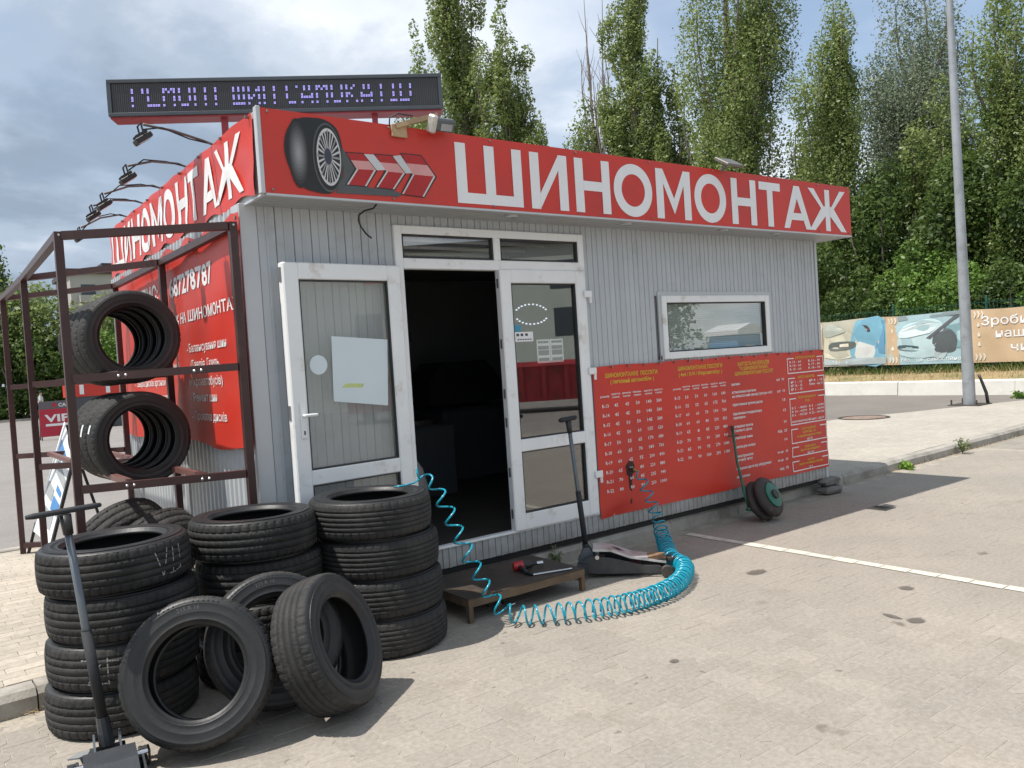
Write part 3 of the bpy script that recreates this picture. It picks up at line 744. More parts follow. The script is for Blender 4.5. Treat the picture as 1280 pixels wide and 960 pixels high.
# ================================================================== SIGNS
def wrinkle(x, z, seed=0.0, amp=0.006):
    return amp*(math.sin(x*7.1+z*3.3+seed)*0.5 + math.sin(x*13.7-z*9.1+1.7*seed)*0.3 + math.sin(x*3.1+z*17+seed)*0.2)
# front sign band
FY = F0-0.006
fs = thing('front_sign', 'red front sign band with big white lettering and a painted tyre', 'sign', (1.80,FY,2.72))
def cloth(x0, x1, z0, z1, nx, nz, fn, place):
    b = MB(); vs = []
    for j in range(nz+1):
        for i in range(nx+1):
            u = x0+(x1-x0)*i/nx; v = z0+(z1-z0)*j/nz; vs.append(place(u, v, fn(u, v)))
    b.add(vs, [(j*(nx+1)+i, j*(nx+1)+i+1, (j+1)*(nx+1)+i+1, (j+1)*(nx+1)+i) for j in range(nz) for i in range(nx)])
    return b
fwr = lambda x, z: wrinkle(x, z, 1.0, 0.0012)*(1 if x > 2.1 else 1.8) 
pf_ = lambda x, z, d: (x, FY-0.003-d, z)
cloth(FX0+0.006, FX1, ZS, ZT, 110, 8, fwr, pf_).build('banner', m_red, fs, smooth=True)
LT = 0.0035
def letter_polys(ch, x0, x1, z0, z1, s):
    """bold geometric capitals as polygons in a box; s = stroke"""
    W_, H_ = x1-x0, z1-z0; P = []
    q = lambda a, b_, c, d: [(a,b_),(c,b_),(c,d),(a,d)]
    h = s*0.86
    if ch == 'Ш': P = [q(x0,z0,x1,z0+h), q(x0,z0+h,x0+s,z1), q((x0+x1-s)/2,z0+h,(x0+x1+s)/2,z1), q(x1-s,z0+h,x1,z1)]
    elif ch == 'И': P = [q(x0,z0,x0+s,z1), q(x1-s,z0,x1,z1), [(x0+s,z0+0.02*H_),(x0+s,z0+0.28*H_),(x1-s,z1-0.02*H_),(x1-s,z1-0.28*H_)]]
    elif ch == 'Н': P = [q(x0,z0,x0+s,z1), q(x1-s,z0,x1,z1), q(x0+s,(z0+z1-h)/2,x1-s,(z0+z1+h)/2)]
    elif ch == 'Т': P = [q(x0,z1-h,x1,z1), q((x0+x1-s)/2,z0,(x0+x1+s)/2,z1-h)]
    elif ch == 'М':
        m = (x0+x1)/2
        P = [q(x0,z0,x0+s,z1), q(x1-s,z0,x1,z1), [(x0+s,z1),(x0+s,z1-0.30*H_),(m,z0+0.10*H_),(m,z0+0.42*H_)], [(m,z0+0.10*H_),(x1-s,z1-0.30*H_),(x1-s,z1),(m,z0+0.42*H_)]]
    elif ch == 'А':
        m = (x0+x1)/2; t = s*1.02
        P = [[(x0,z0),(x0+t,z0),(m+0.0,z1-0.30*H_),(m,z1),(m-s*0.52,z1)], [(x1-t,z0),(x1,z0),(m+s*0.52,z1),(m,z1),(m,z1-0.30*H_)], q(x0+W_*0.27,z0+0.20*H_,x1-W_*0.27,z0+0.20*H_+h*0.92)]
        P[2] = [(x0+W_*0.235,z0+0.20*H_),(x1-W_*0.235,z0+0.20*H_),(x1-W_*0.30,z0+0.20*H_+h*0.92),(x0+W_*0.30,z0+0.20*H_+h*0.92)]
    elif ch == 'Ж':
        m = (x0+x1)/2; t = s*1.15; k = 0.055*W_
        P = [q(m-s*0.48,z0,m+s*0.48,z1)]
        c = (z0+z1)/2
        for sg in (-1, 1):
            e = m+sg*W_/2
            P.append([(e,z1),(e-sg*t,z1),(m+sg*s*0.48,c+0.02*H_),(m+sg*s*0.48,c-0.16*H_),(m+sg*(s*0.55+k*1.2),c-0.0*H_)])
            P.append([(e,z0),(e-sg*t,z0),(m+sg*s*0.48,c-0.14*H_),(m+sg*s*0.48,c+0.10*H_),(m+sg*(s*0.55+k*1.6),c+0.06*H_)])
    return P
def ring_strip(x0, x1, z0, z1, s, n=40):
    cx, cz, a, b_ = (x0+x1)/2, (z0+z1)/2, (x1-x0)/2, (z1-z0)/2
    o = [(cx+a*math.cos(2*math.pi*k/n), cz+b_*math.sin(2*math.pi*k/n)) for k in range(n)]
    i = [(cx+(a-s)*math.cos(2*math.pi*k/n), cz+(b_-s*0.95)*math.sin(2*math.pi*k/n)) for k in range(n)]
    return o, i
def big_letter(ch, x0, x1, z0, z1, s, place, m, parent, seg=1):
    b = MB(); up = {'xz'}
    lay = 0
    if ch == 'О':
        o, i = ring_strip(x0, x1, z0, z1, s); n = len(o)
        b.add([place(*p, 0) for p in o]+[place(*p, 0) for p in i], [(k,(k+1) % n,n+(k+1) % n,n+k) for k in range(n)])
    else:
        for k, p in enumerate(letter_polys(ch, x0, x1, z0, z1, s)):
            d = 0.0006*k
            b.add([place(*v, d) for v in p], [tuple(range(len(p)))])
    return b.build('letter', m, parent)
WORD = [('Ш',3.100,3.668),('И',3.745,4.102),('Н',4.178,4.542),('О',4.583,5.018),('М',5.068,5.491),('О',5.540,5.963),('Н',6.040,6.396),('Т',6.445,6.770),('А',6.812,7.259),('Ж',7.228,7.880)]
for ch, x0, x1 in WORD:
    big_letter(ch, x0, x1, 2.742 if ch != 'О' else 2.736, 3.155 if ch != 'О' else 3.161, 0.086, lambda x, z, d: (x, FY-0.0052-d*0.5, z), m_let, fs)
# the painted tyre with its rim and the three arrow blocks: flat print
m_blk = mat('print_black',(0.018,0.02,0.02),0.5); m_gr1 = mat('print_grey',(0.30,0.30,0.30),0.5); m_gr2 = mat('print_dark_grey',(0.09,0.095,0.095),0.5); m_gr3 = mat('print_light_grey',(0.60,0.60,0.60),0.5)
m_pink = mat('print_pale_red',(0.66,0.32,0.31),0.5); m_dred = mat('print_deep_red',(0.42,0.02,0.02),0.5); m_hub = mat('print_hub',(0.05,0.055,0.08),0.5)
def sm(pts, n=4):
    out = []; N = len(pts)
    for i in range(N):
        p0, p1, p2, p3 = pts[i-1], pts[i], pts[(i+1) % N], pts[(i+2) % N]
        for k in range(n):
            t = k/n
            out.append(tuple(0.5*((2*p1[j])+(-p0[j]+p2[j])*t+(2*p0[j]-5*p1[j]+4*p2[j]-p3[j])*t*t+(-p0[j]+3*p1[j]-3*p2[j]+p3[j])*t**3) for j in (0,1)))
    return out
def decal(name, polys, m, d):
    b = MB()
    for p in polys: b.add([(x, FY-0.0068-d, z) for x, z in p], [tuple(range(len(p)))])
    return b.build(name, m, fs)
decal('printed_tyre', [sm([(1.889,2.975),(1.915,3.10),(1.985,3.172),(2.08,3.190),(2.165,3.185),(2.235,3.14),(2.262,3.05),(2.268,2.948),(2.250,2.84),(2.217,2.775),(2.157,2.735),(2.07,2.74),(1.994,2.762),(1.925,2.845)])], m_blk, 0)
# tread highlight: printed gradient in strips
for k in range(9):
    t = k/8; w = 0.062*(1-t)**0.8+0.004; g_ = 0.02+0.33*t**1.4
    mm = mat('print_tread_%d' % k, (g_,g_,g_*1.02), 0.5, var=0.0)
    cx_, cz_ = 1.975, 2.965; 
    decal('printed_highlight', [[(cx_+w*math.cos(a)*1.0, cz_+(0.19*(1-t)+0.02)*math.sin(a)) for a in [2*math.pi*i/20 for i in range(20)]]], mm, 0.0003+0.0002*k)
el = lambda cx_, cz_, a, b_, n=36: [(cx_+a*math.cos(2*math.pi*i/n), cz_+b_*math.sin(2*math.pi*i/n)) for i in range(n)]
decal('printed_sidewall', [el(2.163,2.955,0.098,0.212)], m_gr2, 0.0024); decal('printed_sidewall', [el(2.165,2.957,0.091,0.200)], m_blk, 0.0027)
decal('printed_rim', [el(2.170,2.960,0.080,0.176)], m_gr3, 0.0030); decal('printed_rim', [el(2.171,2.960,0.071,0.158)], m_blk, 0.0033)
sp = []
for k in range(12):
    a = 2*math.pi*k/12+0.1
    for s_ in (-0.10, 0.10):
        a2 = a+s_*1.3
        f_ = lambda r_, a_: (2.168+0.075*r_*math.cos(a_), 2.960+0.167*r_*math.sin(a_))
        sp.append([f_(0.30,a+s_-0.10), f_(1.0,a2*1.0-0.045), f_(1.0,a2+0.045), f_(0.30,a+s_+0.10)])
for i in range(3): decal('printed_spoke', sp[i::3], m_gr3 if i else m_gr1, 0.0036+0.0003*i)
decal('printed_hub', [el(2.164,2.962,0.028,0.058)], m_gr1, 0.0048); decal('printed_hub', [el(2.163,2.962,0.024,0.050)], m_hub, 0.0051)
decal('printed_shadow', [[(2.262,3.03),(2.285,2.995),(2.350,2.905),(2.275,2.800),(2.41,2.795),(2.60,2.790),(2.665,2.770),(2.645,2.750),(2.20,2.742),(2.262,2.86)]], m_gr2, 0.0002)
def arrow(pts, nm):
    (tlx,tlz),(trx,trz),(px,pz),(brx,brz),(blx,blz),(nx,nz) = pts
    decal('printed_arrow', [[(tlx-.008,tlz+.006),(trx+.004,trz+.006),(px+.012,pz),(brx+.004,brz-.006),(blx-.012,blz-.006),(nx-.014,nz)]], m_blk, 0.0006)
    decal('printed_arrow', [[(tlx,tlz),(trx,trz),(px,pz),(nx,nz)]], m_pink, 0.0009)
    decal('printed_arrow', [[(nx,nz),(px,pz),(brx,brz),(blx,blz)]], m_dred, 0.0009)
    m_ = lambda a, b_, t: (a[0]+(b_[0]-a[0])*t, a[1]+(b_[1]-a[1])*t)
    decal('printed_arrow', [[(tlx,tlz),(trx,trz),m_((trx,trz),(px,pz),0.45),m_((tlx,tlz),(nx,nz),0.45)]], m_dred, 0.0012)
    decal('printed_arrow', [[(px,pz),(px-.014,pz),(brx-.012,brz),(brx,brz)],[(nx,nz),(nx+.012,nz),(blx+.012,blz),(blx,blz)]], m_gr3, 0.0013)
arrow([(2.290,2.998),(2.405,3.003),(2.488,2.908),(2.414,2.801),(2.278,2.801),(2.352,2.903)],1)
arrow([(2.488,3.006),(2.610,3.010),(2.697,2.906),(2.611,2.796),(2.482,2.800),(2.562,2.907)],2)
arrow([(2.680,3.030),(2.828,3.032),(2.929,2.904),(2.831,2.763),(2.666,2.770),(2.756,2.904)],3)
decal('printed_link', [[(2.410,3.003),(2.480,3.006),(2.562,2.915),(2.494,2.908)],[(2.616,3.010),(2.674,3.022),(2.756,2.912),(2.703,2.906)]], m_gr3, 0.0008)
m_bolt = mat('screw_head',(0.25,0.24,0.22),0.4,0.6)
b = MB()
for x in (1.80,2.6,3.4,4.2,5.0,5.8,6.6,7.4,7.93):
    for z in (ZS+0.02, ZT-0.02): b.box((x-0.007,FY-0.0125,z-0.007),(x+0.007,FY-0.005,z+0.007),0.002)
b.build('screw', m_bolt, fs)

# side sign band: loose vinyl on the sunlit left wall
SX = FX0-0.006
ss = thing('side_sign', 'creased red side sign band with white lettering on the sunlit side', 'sign', (SX,1.8,2.72))
swr = lambda y, z: wrinkle(y*1.3, z*1.6, 2.0, 0.010)+0.011*abs(math.sin(y*4.1))*max(0, (2.90-z)/0.2)*0.6
ps_ = lambda y, z, d: (SX-0.012-d, y, z)
sbot = lambda y: ZS+0.018+0.022*math.cos(y*2*math.pi/0.62)
def side_place(y, z, d): return (SX-0.012-swr(y, z)-d, y, z)
b = MB(); vs = []; nx, nz = 90, 10
for j in range(nz+1):
    for i in range(nx+1):
        y = -0.255+(3.95+0.255)*i/nx; z = sbot(y)+(ZT-0.006-sbot(y))*j/nz; vs.append(side_place(y, z, 0))
b.add(vs, [(j*(nx+1)+i, (j+1)*(nx+1)+i, (j+1)*(nx+1)+i+1, j*(nx+1)+i+1) for j in range(nz) for i in range(nx)]); b.build('banner', m_red, ss, smooth=True)
tot0, tot1 = 3.100, 7.880; ya, yb = 3.83, -0.06
ty = lambda x: ya+(x-tot0)/(tot1-tot0)*(yb-ya)
for ch, x0, x1 in WORD:
    bb = MB(); polys = []
    if ch == 'О':
        o, i_ = ring_strip(x0, x1, 2.775, 3.150, 0.082); n = len(o); polys = [[o[k],o[(k+1) % n],i_[(k+1) % n],i_[k]] for k in range(n)]
    else: polys = letter_polys(ch, x0, x1, 2.785, 3.145, 0.082)
    for k, p in enumerate(polys):
        # subdivide each stroke so that it follows the creases
        if len(p) == 4 and ch != 'О':
            N = 8; vs = []
            for a in range(N+1):
                for c in range(3):
                    u, v = a/N, c/2
                    e0 = (p[0][0]+(p[3][0]-p[0][0])*u, p[0][1]+(p[3][1]-p[0][1])*u); e1 = (p[1][0]+(p[2][0]-p[1][0])*u, p[1][1]+(p[2][1]-p[1][1])*u)
                    vs.append((e0[0]+(e1[0]-e0[0])*v, e0[1]+(e1[1]-e0[1])*v))
            bb.add([side_place(ty(x), z, 0.0035+0.0006*k) for x, z in vs], [(a*3+c,a*3+c+1,(a+1)*3+c+1,(a+1)*3+c) for a in range(N) for c in range(2)])
        else: bb.add([side_place(ty(x), z, 0.0035+(0.0006*k if ch != 'О' else 0)) for x, z in p], [tuple(range(len(p)))])
    bb.build('letter', m_let, ss)
b = MB()
for k in range(9):
    y = -0.2+k*0.5
    b.box((SX-0.03,y-0.008,ZT-0.03),(SX-0.006,y+0.008,ZT-0.014))
b.build('screw', m_bolt, ss)

# service list banner on the left wall
VX = 1.712-0.016
sv = thing('service_banner', 'red service list banner with phone number hung on the side wall', 'banner', (VX,1.6,1.2))
vwr = lambda y, z: wrinkle(y*1.1, z*0.9, 4.0, 0.006)+0.004*math.sin(y*9+z*2)
vp = lambda y, z, d=0.0: (VX-0.010-vwr(y, z)-d, y, z)
b = MB(); vs = []; nx, nz = 60, 26
for j in range(nz+1):
    for i in range(nx+1):
        y = -0.03+(3.52+0.03)*i/nx; z0 = 1.185+0.02*math.cos(y*5); z1 = 2.655+0.025*math.cos(y*2*math.pi/0.55)-0.02*(y < 0.05); vs.append(vp(y, z0+(z1-z0)*j/nz))
b.add(vs, [(j*(nx+1)+i, (j+1)*(nx+1)+i, (j+1)*(nx+1)+i+1, j*(nx+1)+i+1) for j in range(nz) for i in range(nx)]); b.build('banner', m_red, sv, smooth=True)
def sv_text(s, y, z, h, width=None, bold=0.02, align='l'):
    b = MB(); put_text(b, s, -y, z, h, width=width, bold=bold, align=align, place=lambda a, c: vp(-a, c, 0.004)); b.build('lettering', m_let, sv)
sv_text('687278787', 1.65, 2.30, 0.145, 1.10, 0.03)
sv_text('ЗАПИС: 0', 2.85, 2.325, 0.125, 1.03, 0.03)
sv_text('ЗНИЖКА 10% НА ШИНОМОНТАЖ', 2.35, 2.080, 0.078, 2.30, 0.02)
for s, y, z, w in (('- Балансування шин',1.27,1.855,0.93),('(Таврія, Газель,',1.20,1.735,0.71),('мікроавтобусів)',1.26,1.610,0.79),('- Ремонт шин',1.26,1.495,0.64),('- Прокатка дисків',1.26,1.360,0.82)): sv_text(s, y, z, 0.062, w, 0.01)
for s, y, z, w in (('- Продаж шин',2.70,1.86,0.9),('(нові, вживані шин)',2.45,1.74,0.92),('- Зварка дисків аргоном',3.05,1.625,1.08),('- Комплекс послуг',2.70,1.50,0.86),): sv_text(s, y, z, 0.058, w, 0.01)
b = MB()
for k in range(15): y = 0.02+k*0.245; b.box((VX-0.018-vwr(y,2.63),y-0.010,2.622),(VX-0.006,y+0.010,2.640))
b.build('eyelet', m_bolt, sv)
# ------------------------------------------------------------------ price board on the front wall
PYF = -0.016
pb = thing('price_banner', 'wide red price list banner covering the lower front wall', 'banner', (6.19,PYF,0.285))
def pwr(x, z):
    e = max(0, 0.62-z)/0.33; l = max(0, 5.15-x)/0.6
    return 0.003*math.sin(x*5+z*4)+0.006*e*math.sin(x*6.5+z*19)+0.010*min(1,l)*min(1,e)*math.sin(z*23-x*11)+0.004
pl_ = lambda x, z, d=0.0: (x, PYF-pwr(x, z)-d, z)
b = MB(); vs = []; nx, nz = 110, 44
for j in range(nz+1):
    for i in range(nx+1):
        x = 4.528+(7.850-4.528)*i/nx; z0 = 0.285+0.012*(x-4.5)/3+0.006*math.sin(x*4); z1 = 1.547+0.004*math.cos(x*9)
        vs.append(pl_(x, z0+(z1-z0)*j/nz))
b.add(vs, [(j*(nx+1)+i, j*(nx+1)+i+1, (j+1)*(nx+1)+i+1, (j+1)*(nx+1)+i) for j in range(nz) for i in range(nx)]); b.build('banner', m_red, pb, smooth=True)
m_yel = mat('yellow_print',(0.72,0.50,0.05),0.5,var=0.03)
PT = lambda a, c: pl_(a, c, 0.003)
by, bw = MB(), MB()
def T(mb, s, x, z, h, w=None, al='c', bold=0.02): put_text(mb, s, x, z, h, width=w, align=al, bold=bold, place=PT, res=1)
T(by,'ШИНОМОНТАЖНІ  ПОСЛУГИ',4.98,1.448,0.036,0.62); T(by,'( легковий автомобіль )',4.985,1.395,0.034,0.52)
T(by,'ШИНОМОНТАЖНІ ПОСЛУГИ',5.87,1.455,0.036,0.62); T(by,'( 4x4 / SUV / Мікроавтобус )',5.87,1.402,0.034,0.61)
T(by,'ВАРТІСТЬ МАТЕРІАЛІВ',6.655,1.452,0.034,0.49); T(by,'ТА ШИНОМОНТАЖНИХ,',6.655,1.408,0.034,0.45); T(by,'ШИНОРЕМОНТНИХ ПОСЛУГ',6.66,1.362,0.034,0.60)
c1 = [4.650,4.777,4.907,5.035,5.170,5.296]; c2_ = [5.532,5.655,5.789,5.917,6.051,6.176]
for cs in (c1, c2_):
    for x, (a, c) in zip(cs, (('розмір',''),('зняття','установка'),('демонтаж','монтаж'),('балан-','сування'),('вартість','колеса'),('вартість','4 коліс'))):
        T(bw, a, x, 1.300 if c else 1.285, 0.016, 0.105); 
        if c: T(bw, c, x, 1.274, 0.016, 0.085)
t1 = ['R-13 45 45 50 140 580','R-14 45 45 50 140 580','R-15 45 50 50 145 580','R-16 45 50 60 155 620','R-17 50 55 65 170 680','R-18 60 65 70 180 760','R-19 60 65 75 200 800','R-20 65 70 80 220 880','R-21 70 80 85 235 940','R-22 80 80 90 250 1000']
t2 = ['R-15 50 50 60 160 640','R-16 55 55 65 175 700','R-17 60 60 70 190 760','R-18 60 60 80 200 820','R-19 65 8 85 220 880','R-20 70 75 90 240 960','R-21 85 90 95 270 1080','R-22 90 90 100 290 1180']
for i, r in enumerate(t1):
    for x, s in zip(c1, r.split()): T(bw, s, x, 1.198-i*0.0790, 0.030, 0.017*len(s)+0.012 if s[0] != 'R' else 0.075, bold=0.012)
for i, r in enumerate(t2):
    for x, s in zip(c2_, r.split()): T(bw, s, x, 1.196-i*0.0790, 0.030, 0.017*len(s)+0.012 if s[0] != 'R' else 0.072, bold=0.012)
items = [('вентиль',1.268),('встановлення вентилю',1.192),('на клієнтський камері (латунь 60г)',1.152),('підкачування кромки диска',1.072),('відновлення кондиціонера',0.985),('герметиком',0.945),('зачищення кромки',0.862),('сталевого диска',0.822),('утилізація шини',0.752),('пакети для колеса',0.665),('ремонт/демонтаж',0.575),('датчиків тиску',0.538),('очищення диска від забруднення',0.458),('накачування',0.378)]
for s, z in items: T(bw, s, 6.303, z, 0.026, 0.0182*len(s), 'l', 0.02)
for s, z in (('шт  30',1.268),('шт  15',1.152),('15',1.060),('15',0.955),('20',0.838),('від  25',0.748),('10',0.658),('м-ць  35',0.538),('м-ць  35',0.455),('від  75',0.368)): T(bw, s, 7.135, z, 0.026, 0.020*len(s)+0.01, 'r', 0.02)
def rect(x0, z0, x1, z1, gap, w=0.010):
    m_ = (x0+x1)/2
    for a, c, d, e in ((x0,z0,x0+w,z1),(x1-w,z0,x1,z1),(x0+w,z0,x1-w,z0+w),(x0+w,z1-w,m_-gap,z1),(m_+gap,z1-w,x1-w,z1)):
        n = 6; hor = (d-a) > (e-c)
        pts = [(a+(d-a)*k/n, c) for k in range(n+1)]+[(a+(d-a)*k/n, e) for k in range(n+1)] if hor else [(a, c+(e-c)*k/n) for k in range(n+1)]+[(d, c+(e-c)*k/n) for k in range(n+1)]
        bw.add([PT(*p) for p in pts], [(k,k+1,n+2+k,n+1+k) for k in range(n)])
for z1, z0, hd in ((1.485,1.325,['ВАРТІСТЬ НАКАЧУВАННЯ']),(1.282,1.118,['ВАРТІСТЬ ВЕНТИЛІВ']),(1.072,0.796,['ПОСЛУГИ ШИНОРЕМОНТУ','ЛАТКИ']),(0.758,0.606,[]),(0.572,0.468,[]),(0.424,0.318,[])):
    rect(7.203, z0, 7.838, z1, 0.20)
    for k, s in enumerate(hd): T(by, s, 7.52, z1-0.012-k*0.040, 0.024, 0.017*len(s), 'c', 0.015)
for k, (a, c) in enumerate((('R 13 - 60','R 16 - 70'),('R 14 - 60','R 17 - 80'),('R 15 - 60','R 18 - 90'))):
    T(bw,a,7.245,1.432-k*0.037,0.024,0.20,'l'); T(bw,c,7.57,1.432-k*0.037,0.024,0.21,'l')
for k, (a, c) in enumerate((('№ 1  - 15','№ 4  - 15'),('№ 12 - 15','б/кам. - від 15'),('№ 3  - 15',''))):
    T(bw,a,7.245,1.225-k*0.037,0.024,0.20,'l')
    if c: T(bw,c,7.57,1.225-k*0.037,0.024,0.24,'l')
for k, (a, c) in enumerate((('R 5   - 40/60','R 3   - 60/80'),('R 10 - 60/90','R 4   - 80/90'),('R 6   - 90/120','R 25 - 90/130'))):
    T(bw,a,7.235,0.960-k*0.037,0.024,0.27,'l'); T(bw,c,7.545,0.960-k*0.037,0.024,0.27,'l')
T(bw,'важковантажний диск - від 50',7.52,0.822,0.024,0.58)
for z, s, c in ((0.735,'ВАРТІСТЬ РЕМОНТУ',by),(0.700,'ШИНИ ВІД - 150',by),(0.664,'та прокатка диска на станку',by),(0.625,'від 75',bw),(0.548,'ПРАВКА ДИСКА',by),(0.518,'від 100 до складності',by),(0.482,'від 100',bw),(0.405,'ПОСЛУГИ',by),(0.375,'знижка постійним клієнтам',by),(0.332,'10 %',bw)):
    T(c, s, 7.52, z, 0.022, min(0.5,0.0165*len(s)))
by.build('yellow_lettering', m_yel, pb); bw.build('white_lettering', m_let, pb)
b = MB()
for k in range(18):
    x = 4.55+k*0.193; b.box((x-0.007,PYF-0.024,1.528),(x+0.007,PYF-0.006,1.542))
b.build('eyelet', m_bolt, pb)
m_soot = mat('soot',(0.05,0.028,0.024),0.9,var=0.4,vscale=30)
# air outlet coming through the banner, with the grimy patch it left
b = MB(); r = random.Random(5); c0x, c0z = 4.885, 0.655
pts = [(c0x+0.055*math.cos(a)*r.uniform(0.7,1.2), c0z+0.075*math.sin(a)*r.uniform(0.7,1.2)) for a in [2*math.pi*k/16 for k in range(16)]]
b.add([PT(*p) for p in pts],[tuple(range(16))]); b.add([pl_(4.865,0.60,0.0025),pl_(4.905,0.60,0.0025),pl_(4.890,0.36,0.0025),pl_(4.872,0.36,0.0025)],[(0,1,2,3)])
b.build('grime', m_soot, pb)
m_brass = mat('brass',(0.45,0.33,0.14),0.35,0.9)
av = thing('air_outlet','stubby air valve poking through the grimy patch of the red price banner','air valve',(4.885,-0.02,0.655))
b = MB(); b.tube([(4.885,0.0,0.655),(4.885,-0.075,0.655)],0.016,8); b.build('pipe', m_iron, av); b = MB(); b.tube([(4.885,-0.075,0.655),(4.895,-0.12,0.640)],[0.013,0.010],8); b.build('coupling', m_brass, av)

# ------------------------------------------------------------------ LED board on the roof
LA, LB = Vector((1.208,0.977)), Vector((3.175,-0.123))
ang = math.atan2(LB.y-LA.y, LB.x-LA.x); LL = (LB-LA).length
lb = thing('led_board','long dark LED text board standing askew on the roof corner','LED board',(LA.x,LA.y,3.455),(0,0,ang))
m_case = mat('board_case',(0.075,0.085,0.095),0.35,0.3,var=0.06); m_lbase = mat('board_red',(0.30,0.03,0.04),0.5)
m_panel = mat('led_panel',(0.042,0.044,0.050),0.6,var=0.08,vscale=60)
def lbuild(mb, n, m, par=None): return mb.build(n, m, par or lb, world=False)
b = MB(); H = 0.250; t = 0.026
b.box((0,0,0),(LL,0.16,t),0.004); b.box((0,0,H-t),(LL,0.16,H),0.004); b.box((0,0.002,t),(t,0.158,H-t)); b.box((LL-t,0.002,t),(LL,0.158,H-t)); b.box((t,0.02,t),(LL-t,0.15,H-t)); lbuild(b,'case',m_case)
b = MB(); b.box((0.01,0.012,-0.012),(LL-0.01,0.15,-0.001)); lbuild(b,'bottom_strip',m_lbase)
b = MB(); b.box((t+0.002,0.012,t+0.002),(LL-t-0.002,0.018,H-t-0.002)); pn = lbuild(b,'display_panel',m_panel)
nn = 12
b = MB()
for k in range(1, 170):
    x = t+k*(LL-2*t)/170; b.box((x-0.0014,0.0095,t+0.004),(x+0.0014,0.0118,H-t-0.004))
lbuild(b,'louvre',mat('led_louvre',(0.085,0.085,0.09),0.5),pn)
F5 = {'Р':["11110","10001","10001","11110","10000","10000","10000","10000"],'Е':["11111","10000","10000","11110","10000","10000","10000","11111"],
'М':["10001","11011","10101","10101","10001","10001","10001","10001"],'О':["01110","10001","10001","10001","10001","10001","10001","01110"],
'Н':["10001","10001","10001","11111","10001","10001","10001","10001"],'Т':["11111","00100","00100","00100","00100","00100","00100","00100"],
'Ш':["10101","10101","10101","10101","10101","10101","10101","11111"],'И':["10001","10001","10011","10101","10101","11001","10001","10001"],
'С':["01110","10001","10000","10000","10000","10000","10001","01110"],'А':["00100","01010","01010","10001","10001","11111","10001","10001"],
'К':["10001","10010","10100","11000","11000","10100","10010","10001"],'І':["111","010","010","010","010","010","010","111"],'В':["11110","10001","10001","11110","10001","10001","10001","11110"],' ':["00"]*8}
m_dot = mat('led_dot',(0.5,0.48,0.7),0.5,emit=(0.50,0.44,1.0),estr=0.75,var=0.0)
m_glow = mat('led_halo',(0.05,0.04,0.25),0.5,emit=(0.05,0.03,0.30),estr=0.5,var=0.0)  # blue halo of the lit dots, painted as a faintly glowing backing
b = MB(); b2 = MB(); ncol = sum(len(F5[c][0])+1 for c in 'РЕМОНТ ШИН САМОКАТІВ')
x = 0.155*1.0; sp_ = (LL*0.845)/ncol; zr = 0.0178
for c in 'РЕМОНТ ШИН САМОКАТІВ':
    g = F5[c]; wd = len(g[0])
    for r_ in range(8):
        if r_ in (0,3,6): continue            # the camera caught the panel with these rows dark
        for k in range(wd):
            if g[r_][k] == '1':
                zz = 0.048+0.140-r_*zr; xx = x+k*sp_
                for dx_ in (0,1):
                    for dz_ in (0,1): b.box((xx+dx_*sp_*0.42,0.006,zz+dz_*0.0085),(xx+dx_*sp_*0.42+sp_*0.24,0.009,zz+dz_*0.0085+0.0048))
                b2.box((xx-sp_*0.06,0.0088,zz-0.002),(xx+sp_*0.74,0.0094,zz+0.0145))
    x += (wd+1)*sp_
tag(lbuild(b,'lit_text',m_dot,pn),kind='stuff'); tag(lbuild(b2,'text_halo',m_glow,pn),kind='stuff')
for fx in (0.72, 1.75):
    b = MB(); b.box((fx,0.05,-0.34),(fx+0.04,0.09,-0.012)); b.box((fx-0.04,0.01,-0.345),(fx+0.08,0.13,-0.335)); lbuild(b,'post',m_lbase)

# ------------------------------------------------------------------ floodlights
m_lamp = mat('lamp_black',(0.03,0.03,0.032),0.45,0.2); m_arm = mat('lamp_arm',(0.16,0.14,0.13),0.5,0.4); m_lens = mat('flood_lens',(0.32,0.34,0.35),0.15)
def flood_arm(y, dxy, label, bent):
    t = thing('arm_floodlight', label, 'floodlight', (FX0, y, 3.21), group='floodlights over the side sign')
    ex, ey, ez = FX0-dxy, y-bent[0], 3.215+bent[1]
    b = MB(); b.tube([(FX0+0.02,y,3.16),(FX0+0.005,y,3.218),(FX0-0.06,y-0.01,3.235),(FX0-dxy*0.6,y-bent[0]*0.6,3.235+bent[1]*0.45),(ex,ey,ez)],0.0085,6); b.build('arm', m_arm, t, smooth=True)
    b = MB(); b.tube([(FX0-0.02,y,3.224),(FX0-dxy*0.35,y-bent[0]*0.3,3.222),(FX0-dxy*0.75,y-bent[0]*0.8,3.232+bent[1]*0.5),(ex,ey,ez-0.03)],0.005,5); b.build('cable', m_cable, t, smooth=True)
    hx, hz = ex-0.01, ez-0.035
    b = MB(); b.tube([(hx,ey-0.045,hz-0.045),(hx-0.015,ey-0.045,hz+0.03),(hx-0.015,ey+0.045,hz+0.03),(hx,ey+0.045,hz-0.045)],0.006,5); b.build('bracket', m_lamp, t)
    Mx = Matrix.Translation((hx,ey,hz-0.05)) @ Matrix.Rotation(R_(55),4,'Y')
    b = MB(); bb = MB(); bb.box((-0.015,-0.045,-0.055),(0.02,0.045,0.055),0.006); b.add([Mx @ Vector(v) for v in bb.v], bb.f)
    for k in range(5): bb = MB(); bb.box((-0.03,-0.04+k*0.018,-0.04),(-0.014,-0.035+k*0.018,0.04)); b.add([Mx @ Vector(v) for v in bb.v], bb.f)
    h = b.build('lamp_head', m_lamp, t)
    bb = MB(); bb.box((0.0205,-0.038,-0.046),(0.022,0.038,0.046)); b = MB(); b.add([Mx @ Vector(v) for v in bb.v], bb.f); b.build('lens', m_lens, h)
